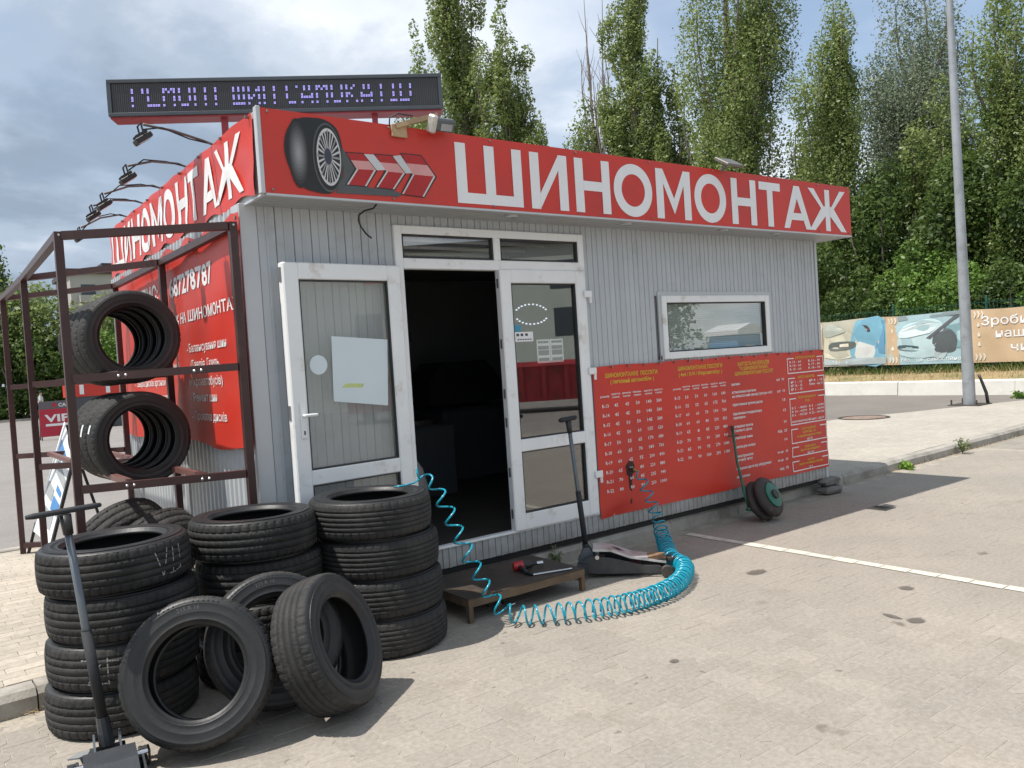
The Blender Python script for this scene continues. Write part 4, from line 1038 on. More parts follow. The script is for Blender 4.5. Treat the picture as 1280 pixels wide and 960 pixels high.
flood_arm(0.551,0.48,'floodlight on an arm nearest to the shop corner, highest against the sky',(0.22,0.02))
flood_arm(1.198,0.46,'floodlight on a bent arm, second from the shop corner',(0.30,-0.10))
flood_arm(1.95,0.47,'floodlight on a thin drooping arm, third from the shop corner',(0.28,-0.13))
flood_arm(2.573,0.46,'floodlight on a bent arm, fourth from the shop corner',(0.40,-0.12))
flood_arm(3.218,0.44,'floodlight on the farthest arm, just over the tyre rack beam',(0.32,-0.17))
m_wood = mat('weathered_wood',(0.46,0.33,0.19),0.8,var=0.25,vscale=9,dirt=(0.2,0.15,0.1),coord='World')
fl = thing('roof_floodlight','grey floodlight wrapped in tape on a wooden bracket above the printed arrows','floodlight',(2.72,-0.36,3.2))
b = MB(); b.bar((2.64,-0.37,3.20),(2.93,-0.42,3.292),0.035,0.03); b.build('wooden_arm', m_wood, fl)
b = MB(); b.box((2.615,-0.368,3.135),(2.725,-0.348,3.215),0.003); b.build('bracket_plate', m_wood, fl)
Mx = Matrix.Translation((2.965,-0.43,3.232)) @ Matrix.Rotation(R_(28),4,'X') @ Matrix.Rotation(R_(8),4,'Z')
b = MB(); bb = MB(); bb.box((-0.10,-0.025,-0.045),(0.09,0.030,0.040),0.012); b.add([Mx @ Vector(v) for v in bb.v], bb.f); h = b.build('lamp_head', mat('lamp_grey',(0.11,0.12,0.13),0.4,0.3), fl)
b = MB(); bb = MB(); bb.box((-0.035,-0.0285,-0.035),(0.060,-0.0255,0.010)); b.add([Mx @ Vector(v) for v in bb.v], bb.f); b.build('lens', m_lens, h)
b = MB(); bb = MB(); bb.box((-0.110,-0.034,-0.060),(-0.070,0.036,0.056),0.01); b.add([Mx @ Vector(v) for v in bb.v], bb.f); b.build('tape', mat('foil_tape',(0.55,0.54,0.5),0.35,0.3,var=0.3,vscale=30), h)
b = MB(); b.tube([(2.60,-0.36,3.20),(2.60,-0.37,3.25),(2.66,-0.38,3.28),(2.76,-0.39,3.275)],0.005,5); b.build('cable', m_cable, fl, smooth=True)
fl = thing('sign_floodlight','slim flat floodlight clamped to the top of the front sign above the letter О','floodlight',(5.92,-0.36,3.22))
Mx = Matrix.Translation((5.945,-0.42,3.262)) @ Matrix.Rotation(R_(32),4,'X')
b = MB(); bb = MB(); bb.box((-0.115,-0.085,-0.014),(0.115,0.085,0.014),0.006); b.add([Mx @ Vector(v) for v in bb.v], bb.f); h = b.build('lamp_head', mat('lamp_bronze',(0.17,0.155,0.13),0.4,0.4), fl)
b = MB(); bb = MB(); bb.box((-0.095,-0.07,-0.0165),(0.095,0.07,-0.0145)); b.add([Mx @ Vector(v) for v in bb.v], bb.f); b.build('lens', m_lens, h)
b = MB(); b.bar((5.93,-0.33,3.20),(5.93,-0.39,3.25),0.03,0.02); b.build('bracket', m_arm, fl)

# ------------------------------------------------------------------ tyres
m_tread = mat('tyre_tread',(0.0185,0.0185,0.0185),0.72,var=0.15,vscale=6,dirt=(0.060,0.056,0.051),dscale=4,dlo=0.44,dhi=0.85,bump=0.25,bscale=90,rnd=0.20,spec=0.4)
m_side = mat('tyre_sidewall',(0.0155,0.0158,0.0165),0.48,var=0.2,vscale=5,dirt=(0.038,0.037,0.035),dscale=3.5,dlo=0.5,dhi=0.85,bump=0.12,bscale=60,rnd=0.15,spec=0.5)
m_inner = mat('tyre_inner',(0.010,0.010,0.011),0.6,var=0.3,vscale=8)
m_chalk = mat('chalk',(0.33,0.33,0.31),0.95,var=0.3,vscale=60)
def tyre_meshes(R, w, rb, kind, nseg=288):
    """tread, two sidewalls, liner; axis z, lower face at z=0"""
    rows = []                      # (z, base radius, type) from bottom to top across the tread
    hw = w*0.43
    zs = []
    grooves = {0: (-0.56,-0.28,0.0,0.28,0.56), 1: (-0.60,-0.2,0.2,0.60), 2: (-0.60,0.0,0.60), 3: (-0.55,-0.19,0.19,0.55)}[kind]
    gw = 0.034
    for g in grooves: zs += [g-gw, g-gw*0.55, g+gw*0.55, g+gw]
    zs += [-1.0,-0.93,-0.80,0.80,0.93,1.0]
    zs += [(grooves[i]+grooves[i+1])/2 for i in range(len(grooves)-1)]+[-0.68,0.68]
    zs = sorted(set(round(z,4) for z in zs))
    N = nseg; V = []
    for z in zs:
        base = R-0.010*abs(z)**2.6-(0.006 if abs(z) >= 0.99 else 0)
        ing = any(abs(z-g) < gw*0.6 for g in grooves)
        for k in range(N):
            r = base
            if ing: r -= 0.0075
            else:
                az = abs(z)
                if kind == 0:
                    if az > 0.62 and k % 6 == 0: r -= 0.006
                    elif az < 0.55 and (k+int(z*9)) % 12 == 0: r -= 0.004
                elif kind == 1:
                    if az > 0.62 and k % 6 in (0,1): r -= 0.007
                    elif az <= 0.62 and (k+int(z*14)) % 6 == 0: r -= 0.005
                elif kind == 2:
                    if (k+int(az*22)) % 9 in (0,1): r -= 0.007
                elif kind == 3:
                    if az > 0.60 and k % 6 == 0: r -= 0.007
                    elif az > 0.22 and (k+int(z*16)) % 8 == 0: r -= 0.0045
            a = 2*math.pi*k/N
            V.append((r*math.cos(a), r*math.sin(a), w/2+z*hw))
    Q = [(i*N+k, i*N+(k+1) % N, (i+1)*N+(k+1) % N, (i+1)*N+k) for i in range(len(zs)-1) for k in range(N)]
    tread = raw_mesh('tread', V, Q, m_tread)
    def lathe_mesh(name, prof, m, n=96):
        V = [(r*math.cos(2*math.pi*k/n), r*math.sin(2*math.pi*k/n), z) for r, z in prof for k in range(n)]
        Q = [(i*n+k, i*n+(k+1) % n, (i+1)*n+(k+1) % n, (i+1)*n+k) for i in range(len(prof)-1) for k in range(n)]
        return raw_mesh(name, V, Q, m, True)
    h = R-rb
    half = [(R-0.0155, 0.5-0.43),(R-0.022,0.043),(R-0.030,0.030),(R-0.034,0.030),(R-0.036,0.024),(R-h*0.26,0.010),(R-h*0.27,0.004),(R-h*0.30,0.003),(R-h*0.31,0.006),(R-h*0.42,0.0),(R-h*0.56,0.002),(R-h*0.575,-0.001),(R-h*0.59,0.004),(R-h*0.70,0.013),(R-h*0.80,0.024),(R-h*0.815,0.018),(R-h*0.835,0.020),(R-h*0.85,0.034),(R-h*0.90,0.055),(rb+0.010,0.078),(rb+0.003,0.088),(rb,0.105),(rb+0.001,0.16),(rb+0.012,0.165)]
    s0 = lathe_mesh('sidewall', [(r, f*w) for r, f in half], m_side); s1 = lathe_mesh('sidewall', [(r, w-f*w) for r, f in half], m_side)
    lin = [(rb+0.012,0.165),(rb+h*0.35,0.095),(R-h*0.42,0.045),(R-0.035,0.09),(R-0.022,0.25),(R-0.020,0.5)]
    li = lathe_mesh('inner_liner', [(r, f*w) for r, f in lin]+[(r, w-f*w) for r, f in lin[-2::-1]], m_inner, 72)
    return {'tread': [tread], 'sidewall': [s0, s1], 'inner_liner': [li], 'R': R, 'w': w}
TYR = {'suv': tyre_meshes(0.351,0.221,0.226,3), 'road': tyre_meshes(0.363,0.226,0.232,0), 'winter': tyre_meshes(0.345,0.222,0.222,1), 'vee': tyre_meshes(0.330,0.215,0.215,2), 'small': tyre_meshes(0.315,0.205,0.205,0), 'worn': tyre_meshes(0.328,0.225,0.198,3)}
def tyre(kind, label, mtx, group=None):
    T_ = TYR[kind]; o = bpy.data.objects.new('tyre', None); COL.objects.link(o); o.empty_display_size = 0.1
    o.matrix_basis = mtx; tag(o, label, 'tyre', group)
    for n in ('tread','sidewall','inner_liner'):
        for me in T_[n]: part_mesh(n, me, o, Matrix())
    o['R'] = T_['R']; o['w'] = T_['w']
    return o
def flat(x, y, z, rot, tx=0.0, ty_=0.0):
    return Matrix.Translation((x,y,z)) @ Matrix.Rotation(tx,4,'X') @ Matrix.Rotation(ty_,4,'Y') @ Matrix.Rotation(rot,4,'Z')
def stand(kind, contact, axis, roll=0.0):
    """a tyre on its tread: axis = unit direction its outer (upper) face looks to; contact = lowest point of that rim region"""
    T_ = TYR[kind]; ax = Vector(axis).normalized()
    q = ax.to_track_quat('Z','Y').to_matrix().to_4x4()
    R, w = T_['R'], T_['w']
    # lowest point of the body (as a cylinder with rounded edges) relative to the middle of the far face
    M_ = q @ Matrix.Rotation(roll,4,'Z')
    horiz = math.sqrt(max(0,1-ax.z**2)); low = min(-(R-0.004)*horiz, w*ax.z-(R-0.004)*horiz) if ax.z < 0 else -(R-0.004)*horiz
    return Matrix.Translation((contact[0],contact[1],contact[2]-low-0.005)) @ M_
GS = 'used tyres stacked in front of the kiosk'
# left stack of four
n_ = ['topmost tyre of the left front stack, chalk marked VII','second tyre from the top in the left front stack','third tyre from the top in the left front stack, with faint chalk marks','bottom tyre of the left front stack on the ground']
stL = []
for k, (dx_, dy_) in enumerate(((-0.012,0.010),(0.008,0.0),(-0.004,0.004),(-0.020,0.012))):
    lv = 3-k
    stL.append(tyre('suv', n_[k], flat(0.793+dx_, -0.535+dy_, 0.221*lv+0.001, k*1.3, 0.010*(k % 2), -0.012 if k == 0 else 0), GS))
n_ = ['topmost tyre of the right front stack, with the blue hose over it','second tyre from the top in the right front stack','third tyre from the top in the right front stack','bottom tyre of the right front stack by the step']
for k, (dx_, dy_) in enumerate(((-0.020,0.010),(0.010,0.0),(0.020,-0.006),(0.030,-0.010))):
    tyre('road', n_[k], flat(2.195+dx_, -0.575+dy_, 0.226*(3-k)+0.001, k*0.9, 0.006, 0.012*(k == 0)), GS)
n_ = ['topmost chunky winter tyre of the middle stack against the open door','second winter tyre of the middle stack','third winter tyre of the middle stack, mostly hidden','bottom winter tyre of the middle stack, hidden low behind the others']
for k, (dx_, dy_) in enumerate(((0.0,0.0),(0.03,0.02),(0.01,-0.01),(0.0,0.0))):
    tyre('winter', n_[k], flat(1.500+dx_, -0.465+dy_, 0.222*(3-k)+0.001, 0.4+k, -0.006*(k == 0), 0.012*(k == 0)), GS)
# chalk marks: short strokes laid on the tread, broken by the grooves
def chalk(o, strokes):
    R, w = o['R'], o['w']; b = MB()
    for a0, z0, a1, z1 in strokes:
        n = 5
        for k in range(n):
            if k % 5 == 3 and abs(z1-z0) > 0.05: continue
            t0, t1 = k/n+0.02, (k+1)/n-0.03
            p = []
            for t_, sg in ((t0,-1),(t1,-1),(t1,1),(t0,1)):
                a = a0+(a1-a0)*t_; z = z0+(z1-z0)*t_
                if abs(z1-z0) >= abs(a1-a0)*R: a += sg*0.0027/R
                else: z += sg*0.0027
                rr = R+0.002-0.010*abs((z-w/2)/(w*0.43))**2.6
                p.append((rr*math.cos(a), rr*math.sin(a), z))
            b.add(p, [(0,1,2,3)])
    b.build('chalk_mark', m_chalk, o, world=False)
def face_angle(o, extra=0.0):
    """angle about the tyre's own axis that looks at the camera"""
    m = wmat(o); d = m.inverted() @ Vector((0,-5,1.6)); return math.atan2(d.y, d.x)+extra
a = face_angle(stL[0], 0.50)
chalk(stL[0], [(a,0.17,a+0.11,0.045),(a+0.20,0.18,a+0.11,0.045),(a+0.30,0.175,a+0.28,0.05),(a+0.43,0.18,a+0.43,0.055),(a+0.22,0.05,a+0.33,0.05),(a+0.34,0.055,a+0.45,0.065)])
a = face_angle(stL[2], -0.28)
chalk(stL[2], [(a-0.20,0.055,a-0.02,0.145),(a+0.06,0.17,a+0.06,0.04),(a-0.28,0.165,a-0.05,0.155),(a+0.05,0.155,a+0.20,0.15),(a-0.22,0.05,a+0.05,0.05)])
GL = 'tyres leaning on the stacks'
tyre('worn','large tyre leaning in front of the left stack, face towards us', stand('worn',(1.005,-1.125,0.0),(-0.36,-0.85,0.34)), GL)
tyre('worn','pale worn tyre propped to the right of the leaning pair, tread turned to us', stand('worn',(1.475,-1.235,0.0),(0.58,-0.72,0.34)), GL)
tyre('worn','tyre tucked in behind the two leaning ones, only its top arc showing', stand('worn',(1.385,-0.955,0.0),(-0.15,-0.90,0.34)), GL)
def size_mark(o, a0):
    """the moulded size on the outer sidewall, same rubber"""
    R, w = o['R'], o['w']; h = R-0.198; b = MB(); rr_ = R-h*0.49
    put_text(b, '215 R 16', 0, 0, 0.019, bold=0.01, place=lambda x, z: ((rr_+z)*math.cos(a0-x/rr_), (rr_+z)*math.sin(a0-x/rr_), w+0.0012))
    b.build('moulded_size', mat('moulded_rubber',(0.085,0.084,0.080),0.6), o, world=False)
    b = MB()
    for k in range(90):
        a = 2*math.pi*k/90; c, s = math.cos(a), math.sin(a); r0, r1 = R-h*0.20, R-h*0.13
        if k % 9 > 5: continue
        b.add([(r0*c-0.003*s, r0*s+0.003*c, w*0.992+0.001),(r0*c+0.003*s, r0*s-0.003*c, w*0.992+0.001),(r1*c+0.003*s, r1*s-0.003*c, w*0.968+0.0015),(r1*c-0.003*s, r1*s+0.003*c, w*0.968+0.0015)],[(0,1,2,3)])
    tag(b.build('shoulder_ridges', m_side, o, world=False), kind='stuff')
for o in [o for o in bpy.data.objects if o.get('group') == GL]:
    m_ = wmat(o).inverted().to_3x3(); u_ = m_ @ Vector((0,0,1)); size_mark(o, math.atan2(u_.y, u_.x)+0.28)
GU = 'tyres leaning under the rack'
tyre('vee','farther of the two tyres leaning under the rack, chevron tread', stand('vee',(1.03,0.92,0.27),(0.32,-0.72,-0.55)), GU)
tyre('vee','nearer of the two tyres leaning under the rack, chevron tread', stand('vee',(1.16,0.66,0.22),(0.36,-0.70,-0.60)), GU)
tyre('vee','tyre lying flat under the rack, carrying the two leaning ones', flat(1.12,0.80,0.121,0.3))
# tyres on the rack
GR = 'tyres lying in the metal rack'
ordn = ['front','second','third','rear']
for row, (x, y, z, nm) in enumerate(((1.230,0.765,1.283,'lower'),(1.228,0.85,1.965,'upper'))):
    for k in range(4):
        axis = Vector((0.03,-1,0.0)); xx = x-0.010*k+rs.uniform(-0.006,0.006); yy = y+0.206*k+0.0
        q = axis.to_track_quat('Z','Y').to_matrix().to_4x4()
        M_ = Matrix.Translation((xx, yy+0.205, z+rs.uniform(-0.004,0.004))) @ q @ Matrix.Rotation(k*0.7+row,4,'Z')
        lab = {'front':'front tyre of the %s row on the rack, open hole facing us','second':'second tyre from the front in the %s rack row','third':'third tyre from the front in the %s rack row','rear':'rearmost tyre of the %s rack row'}[ordn[k]] % nm
        tyre('small', lab, M_, GR)

# ------------------------------------------------------------------ tyre rack
m_rack = mat('rack_brown_paint',(0.050,0.020,0.019),0.42,var=0.15,vscale=5,dirt=(0.10,0.05,0.04),dscale=4,dlo=0.55,dhi=0.9,spec=0.5)
rk = thing('tyre_rack','tall open rack of dark brown square tube beside the side wall','tyre rack',(1.2,1.8,0.12))
FL, ML, BL = Vector((0.765,0.37,2.56)), Vector((0.79,2.42,2.56)), Vector((0.775,3.98,2.56))
FR, MR, BR = Vector((1.652,-0.03,2.592)), Vector((1.628,1.60,2.592)), Vector((1.602,3.20,2.592))
tb = 0.046
def rb_(name, p, q, s=tb, h=None):
    b = MB(); b.bar(p, q, s, h or s); return b.build(name, m_rack, rk)
for p in (FL,ML,BL,FR,MR,BR): rb_('post', (p.x,p.y,0.118), (p.x,p.y,p.z+0.0))
def lv(p, z): return Vector((p.x,p.y,z))
bolts = []
def cross(p, q, z0, z1):
    d = (lv(q,z1)-lv(p,z0)); d.normalize()
    return rb_('crossbar', lv(p,z0)+d*(tb/2), lv(q,z1)-d*(tb/2))
for p, q in ((FL,FR),(ML,MR),(BL,BR)):
    cross(p, q, p.z-tb/2+0.001, q.z-tb/2+0.001); cross(p, q, 1.70, 1.712); cross(p, q, 1.045, 1.055)
cross(BL, BR, 0.20, 0.20); cross(ML, MR, 0.20, 0.20)
for p, q in ((FL,ML),(ML,BL),(FR,MR),(MR,BR)): 
    d = (q-p).normalized(); rb_('top_rail', p+d*(tb/2)-Vector((0,0,tb/2)), q-d*(tb/2)-Vector((0,0,tb/2)))
m_rail = mat('rack_rail_paint',(0.16,0.075,0.065),0.45,var=0.15)
m_zinc = mat('zinc_bolt',(0.6,0.6,0.6),0.35,0.8)
for z, off in ((1.715,0.0),(1.06,0.0)):
    for t_ in (0.30,0.735):
        p = FL.lerp(FR, t_); q = BL.lerp(BR, t_)
        d = (q-p).normalized()
        b = MB(); b.bar(lv(p,z+0.0)+lv(d,0)*0.03, lv(q,z)-lv(d,0)*0.03, 0.036, 0.036); b.build('tyre_rail', m_rail if z < 1.2 else m_rack, rk)
        dirb = (FR-FL).normalized(); nrm = Vector((dirb.y,-dirb.x,0)).normalized()
        for s_ in (-0.018,0.022):
            c = lv(p,z-0.012)+dirb*s_+nrm*(tb/2+0.002); 
            bolts.append(MB()); bolts[-1].lathe([(0.0085,0.0),(0.0085,0.004),(0.004,0.008),(0.0,0.008)],8,Matrix.Translation(c-nrm*0.002) @ nrm.to_track_quat('Z','Y').to_matrix().to_4x4(),False)
for p in (FL,FR,ML,BL): bolts.append(MB()); bolts[-1].lathe([(0.008,0.0),(0.006,0.006),(0.0,0.007)],8,Matrix.Translation((p.x-0.0,p.y-tb/2-0.0005,p.z-0.02)) @ Vector((0,-1,0)).to_track_quat('Z','Y').to_matrix().to_4x4(),False)
for b in bolts: b.build('bolt', m_zinc, rk)
# white paper labels still stuck on two of the new tyres in the rack
m_lab = mat('paper_label',(0.66,0.68,0.70),0.6)
for o in [o for o in bpy.data.objects if o.name.startswith('tyre') and o.get('label') in ('front tyre of the lower row on the rack, open hole facing us','second tyre from the front in the lower rack row','third tyre from the front in the lower rack row')]:
    R, w = o['R'], o['w']; a = face_angle(o, -0.15 if 'third' not in o['label'] else 0.2) ; b = MB(); n = 8; L_ = 0.26 if 'front tyre' not in o['label'] else 0.18
    b.add([((R+0.0015)*math.cos(a+L_*k/n), (R+0.0015)*math.sin(a+L_*k/n), w/2+zz) for zz in (-0.02,0.022) for k in range(n+1)], [(k,k+1,n+2+k,n+1+k) for k in range(n)])
    b.build('paper_label', m_lab, o, world=False)
# ------------------------------------------------------------------ step, tools
m_step = mat('greasy_steel',(0.060,0.048,0.040),0.6,0.2,var=0.25,vscale=7,dirt=(0.13,0.085,0.05),dscale=5,dlo=0.5,dhi=0.8,bump=0.3,bscale=70,coord='World')
stp = thing('step_platform','low rusty steel step platform in front of the doorway','step',(3.22,-0.38,0))
b = MB(); b.box((2.735,-0.705,0.150),(3.715,-0.075,0.157),0.002); b.build('tread_plate', m_step, stp)
m_rbar = mat('rusty_frame',(0.14,0.095,0.06),0.75,0.1,var=0.3,vscale=12,bump=0.3,coord='World')
b = MB(); b.box((2.737,-0.709,0.100),(3.713,-0.680,0.1495)); b.box((2.737,-0.100,0.100),(3.713,-0.077,0.1495)); b.box((2.737,-0.680,0.102),(2.765,-0.100,0.1490)); b.box((3.686,-0.680,0.102),(3.713,-0.100,0.1490)); b.build('frame', m_rbar, stp)
for x, y in ((2.738,-0.708),(3.682,-0.708),(2.738,-0.105),(3.682,-0.105)):
    b = MB(); b.box((x,y,0.001),(x+0.032,y+0.032,0.0995)); b.build('leg', m_rbar, stp)
b = MB(); b.box((3.25,-0.45,0.001),(3.37,-0.30,0.099),0.004); sb = b.build('support_block', mat('green_grey_block',(0.10,0.12,0.09),0.85,var=0.2), None); tag(sb,'grey green block propping the step platform from below','block')
m_chrome = mat('worn_chrome',(0.62,0.62,0.62),0.25,1.0,var=0.1); m_blackp = mat('black_plastic',(0.022,0.022,0.024),0.45); m_redp = mat('red_plastic',(0.42,0.02,0.025),0.35)
iw = thing('impact_wrench','red and black air impact wrench lying on the step','impact wrench',(3.40,-0.42,0.157))
def xf(mb, M_): mb.v = [tuple(M_ @ Vector(v)) for v in mb.v]; return mb
Mw = Matrix.Translation((3.395,-0.40,0.190)) @ Matrix.Rotation(R_(-20),4,'Z')
xf(MB().lathe([(0.0,-0.06),(0.028,-0.06),(0.034,-0.04),(0.034,0.01),(0.0,0.01)],14,Matrix.Rotation(math.pi/2,4,'Y'),False),Mw).build('housing', m_redp, iw, smooth='auto')
xf(MB().lathe([(0.033,0.0102),(0.030,0.05),(0.020,0.085),(0.012,0.09),(0.012,0.115),(0.0,0.115)],14,Matrix.Rotation(math.pi/2,4,'Y'),False),Mw).build('nose', m_blackp, iw, smooth='auto')
xf(MB().tube([(-0.02,-0.02,-0.005),(-0.01,-0.09,-0.012),(0.0,-0.15,-0.016)],[0.018,0.015,0.016],8),Mw).build('grip', m_blackp, iw, smooth=True)
xf(MB().tube([(0.01,-0.022,-0.005),(0.012,-0.045,-0.008)],0.006,6),Mw).build('trigger', m_chrome, iw)
xf(MB().tube([(0.115,0,0),(0.160,0,0)],[0.014,0.014],10),Mw).build('socket', m_chrome, iw)
br_ = thing('wheel_brace','long chrome wheel brace lying on the step edge','wheel brace',(3.49,-0.63,0.157))
b = MB(); b.tube([(3.350,-0.590,0.166),(3.630,-0.672,0.166)],[0.0085,0.0075],8); b.build('bar', m_chrome, br_, smooth='auto')
b = MB(); b.tube([(3.354,-0.588,0.166),(3.345,-0.565,0.172),(3.350,-0.535,0.176)],[0.011,0.014,0.014],8); b.build('head', m_blackp, br_, smooth='auto')
# scraps under the step
for k, (x, y, r_, l_) in enumerate(((3.02,-0.50,0.012,0.05),(3.08,-0.55,0.014,0.03),(3.14,-0.52,0.010,0.06),(3.17,-0.60,0.009,0.045),(3.00,-0.60,0.013,0.025))):
    b = MB(); a = k*1.1; b.tube([(x,y,r_+0.001),(x+l_*math.cos(a),y+l_*math.sin(a),r_+0.001)],r_,8)
    tag(b.build('socket', m_chrome if k % 2 else m_iron, None, smooth='auto'),('dark short socket nearest the left leg, in the scraps under the step','shiny stubby socket in the middle of the scraps under the step','dark long socket at the back of the scraps under the step','bright chrome socket right of the other scraps under the step','small bright socket at the front of the scraps under the step')[k],'socket','sockets scattered under the step')

# ------------------------------------------------------------------ trolley jacks
m_jack = mat('jack_grey_paint',(0.050,0.054,0.060),0.45,0.2,var=0.15,vscale=9,dirt=(0.11,0.10,0.085),dscale=6,dlo=0.55,dhi=0.85,bump=0.15); m_silver = mat('jack_silver',(0.60,0.60,0.59),0.42,0.45,var=0.12,dirt=(0.30,0.24,0.18),dscale=9,dlo=0.5,dhi=0.75)
m_grip = mat('foam_grip',(0.020,0.022,0.026),0.75,bump=0.2,bscale=120); m_tube = mat('jack_tube',(0.13,0.15,0.17),0.38,0.4,var=0.1)
def jack(label, mtx, hbase, htop, tdir, tl, m_armp=None, logo=True):
    """trolley jack: local x runs from the handle end (0) to the saddle end (0.72)"""
    J = thing('trolley_jack', label, 'trolley jack'); J.matrix_basis = mtx
    def add(mb, n, m, par=None, sm_=False): return mb.build(n, m, par or J, smooth=sm_, world=False)
    for sg in (-1,1):
        b = MB(); y0 = sg*0.115; y1 = sg*0.125
        b.prism([(-0.02,0.055),(0.10,0.035),(0.45,0.030),(0.70,0.020),(0.72,0.035),(0.70,0.060),(0.45,0.085),(0.20,0.150),(0.06,0.165),(-0.02,0.130)],y0,y1,'xz'); add(b,'side_plate',m_jack)
    b = MB(); b.box((0.02,-0.114,0.04),(0.16,0.114,0.13),0.01); b.box((0.16,-0.09,0.05),(0.42,0.09,0.075)); add(b,'body',m_jack)
    b = MB(); prof = [(0.07,0.215),(0.20,0.208),(0.34,0.152),(0.60,0.104),(0.60,0.090),(0.34,0.135),(0.20,0.190),(0.07,0.195)]
    b.prism(prof,-0.098,0.098,'xz'); arm = add(b,'lift_arm',m_armp or m_silver)
    b = MB()
    def dia(s0, s1):
        o_ = []
        for s_ in (s0, s1):
            o_.append([(0.255+s_*0.050,0.0),(0.255,s_*0.045),(0.255-s_*0.050,0.0),(0.255,-s_*0.045)])
        zf = lambda x: 0.208+(0.152-0.208)*(x-0.20)/0.14+0.0015
        vs = [(x,y,zf(x)) for x,y in o_[0]+o_[1]]
        b.add(vs,[(k,(k+1) % 4,4+(k+1) % 4,4+k) for k in range(4)])
    if logo: dia(1.0,0.84); dia(0.62,0.0); add(b,'logo',m_blackp,arm)
    b = MB(); b.lathe([(0.0,0.098),(0.055,0.098),(0.055,0.118),(0.045,0.122),(0.040,0.112),(0.0,0.112)],18,Matrix.Translation((0.645,0,0)),False); add(b,'saddle',m_iron,None,'auto')
    b = MB(); b.box((0.47,-0.085,0.122),(0.60,0.085,0.128)); add(b,'rust_patch',mat('rust_dirt',(0.22,0.13,0.07),0.9,var=0.4,vscale=30),arm)
    for sg in (-1,1):
        b = MB(); b.lathe([(0.0,-0.018),(0.040,-0.018),(0.045,-0.012),(0.045,0.012),(0.040,0.018),(0.0,0.018)],18,Matrix.Translation((0.60,sg*0.150,0.046)) @ Matrix.Rotation(math.pi/2,4,'X'),False); add(b,'front_wheel',m_iron,None,'auto')
        b = MB(); b.lathe([(0.0,-0.014),(0.034,-0.014),(0.038,-0.009),(0.038,0.009),(0.034,0.014),(0.0,0.014)],16,Matrix.Translation((-0.025,sg*0.135,0.039)) @ Matrix.Rotation(math.pi/2+0.3*sg,4,'X'),False); w_ = add(b,'castor',m_blackp,None,'auto')
        b = MB(); b.box((-0.045,sg*0.135-0.022,0.045),(0.02,sg*0.135-0.016,0.105)); b.box((-0.045,sg*0.135+0.016,0.045),(0.02,sg*0.135+0.022,0.105)); b.box((-0.045,sg*0.135-0.022,0.1052),(0.03,sg*0.135+0.022,0.112)); add(b,'fork',m_jack,w_)
    b = MB(); b.lathe([(0.0,-0.14),(0.016,-0.14),(0.016,0.14),(0.0,0.14)],10,Matrix.Translation((0.10,0,0.160)) @ Matrix.Rotation(math.pi/2,4,'X'),False); add(b,'pivot',m_chrome)
    iv = mtx.inverted(); hb = iv @ Vector(hbase); ht = iv @ Vector(htop); d = ht-hb
    b = MB(); b.tube([hb-d*0.02,hb+d*0.10],[0.032,0.026],10); b.box((hb.x-0.03,-0.07,0.10),(hb.x+0.05,0.07,0.125)); add(b,'handle_socket',m_jack,None,'auto')
    for sg in (-1,1): b = MB(); b.prism([(hb.x-0.075,0.10),(hb.x+0.085,0.10),(hb.x+0.020,0.215),(hb.x-0.020,0.215)],sg*0.050-0.004,sg*0.050+0.004,'xz'); add(b,'gusset',m_tube)
    b = MB(); b.tube([hb+d*0.10,hb+d*0.48],0.0215,10); sl = add(b,'foam_sleeve',m_grip,None,True)
    b = MB(); b.tube([hb+d*0.46,hb+d*0.50,hb+d*0.97],[0.017,0.0165,0.0155],10); add(b,'handle',m_tube,None,True)
    b = MB(); b.tube([hb+d*0.90,hb+d*0.985],[0.020,0.024],10); add(b,'handle_clamp',m_blackp,None,True)
    td = iv.to_3x3() @ Vector(tdir).normalized()
    b = MB(); n = 10; b.tube([ht+td*(tl*(k/n-0.5)) for k in range(n+1)],[0.013]+[0.0185]*(n-1)+[0.013],10); add(b,'grip_bar',m_grip,None,True)
    return J
mj = Matrix.Translation((0.575,-1.22,0.0)) @ Matrix.Rotation(R_(-97),4,'Z') @ Matrix.Diagonal((1,1,0.68,1))
J1 = jack('trolley jack cut off by the lower left corner, tall T handle before the tyres', mj, (0.585,-1.115,0.12), (0.497,-1.10,1.125), (1,0.13,0.02), 0.29, m_jack, False)
b = MB(); b.tube([(0.50,-1.185,0.03),(0.475,-1.165,0.105)],0.008,6); b.prism([(0.425,-1.185),(0.470,-1.150),(0.515,-1.160),(0.500,-1.195),(0.465,-1.205)],0.106,0.113,'xy'); b.build('foot_pedal', mat('pedal_grey',(0.30,0.31,0.31),0.5,0.3), J1)
mj = Matrix.Translation((3.985,-0.40,0.0)) @ Matrix.Rotation(R_(-43),4,'Z')
jack('trolley jack by the doorway with a diamond mark on its silver arm', mj, (4.030,-0.385,0.12), (3.955,-0.35,1.178), (1,0.06,0.05), 0.175)

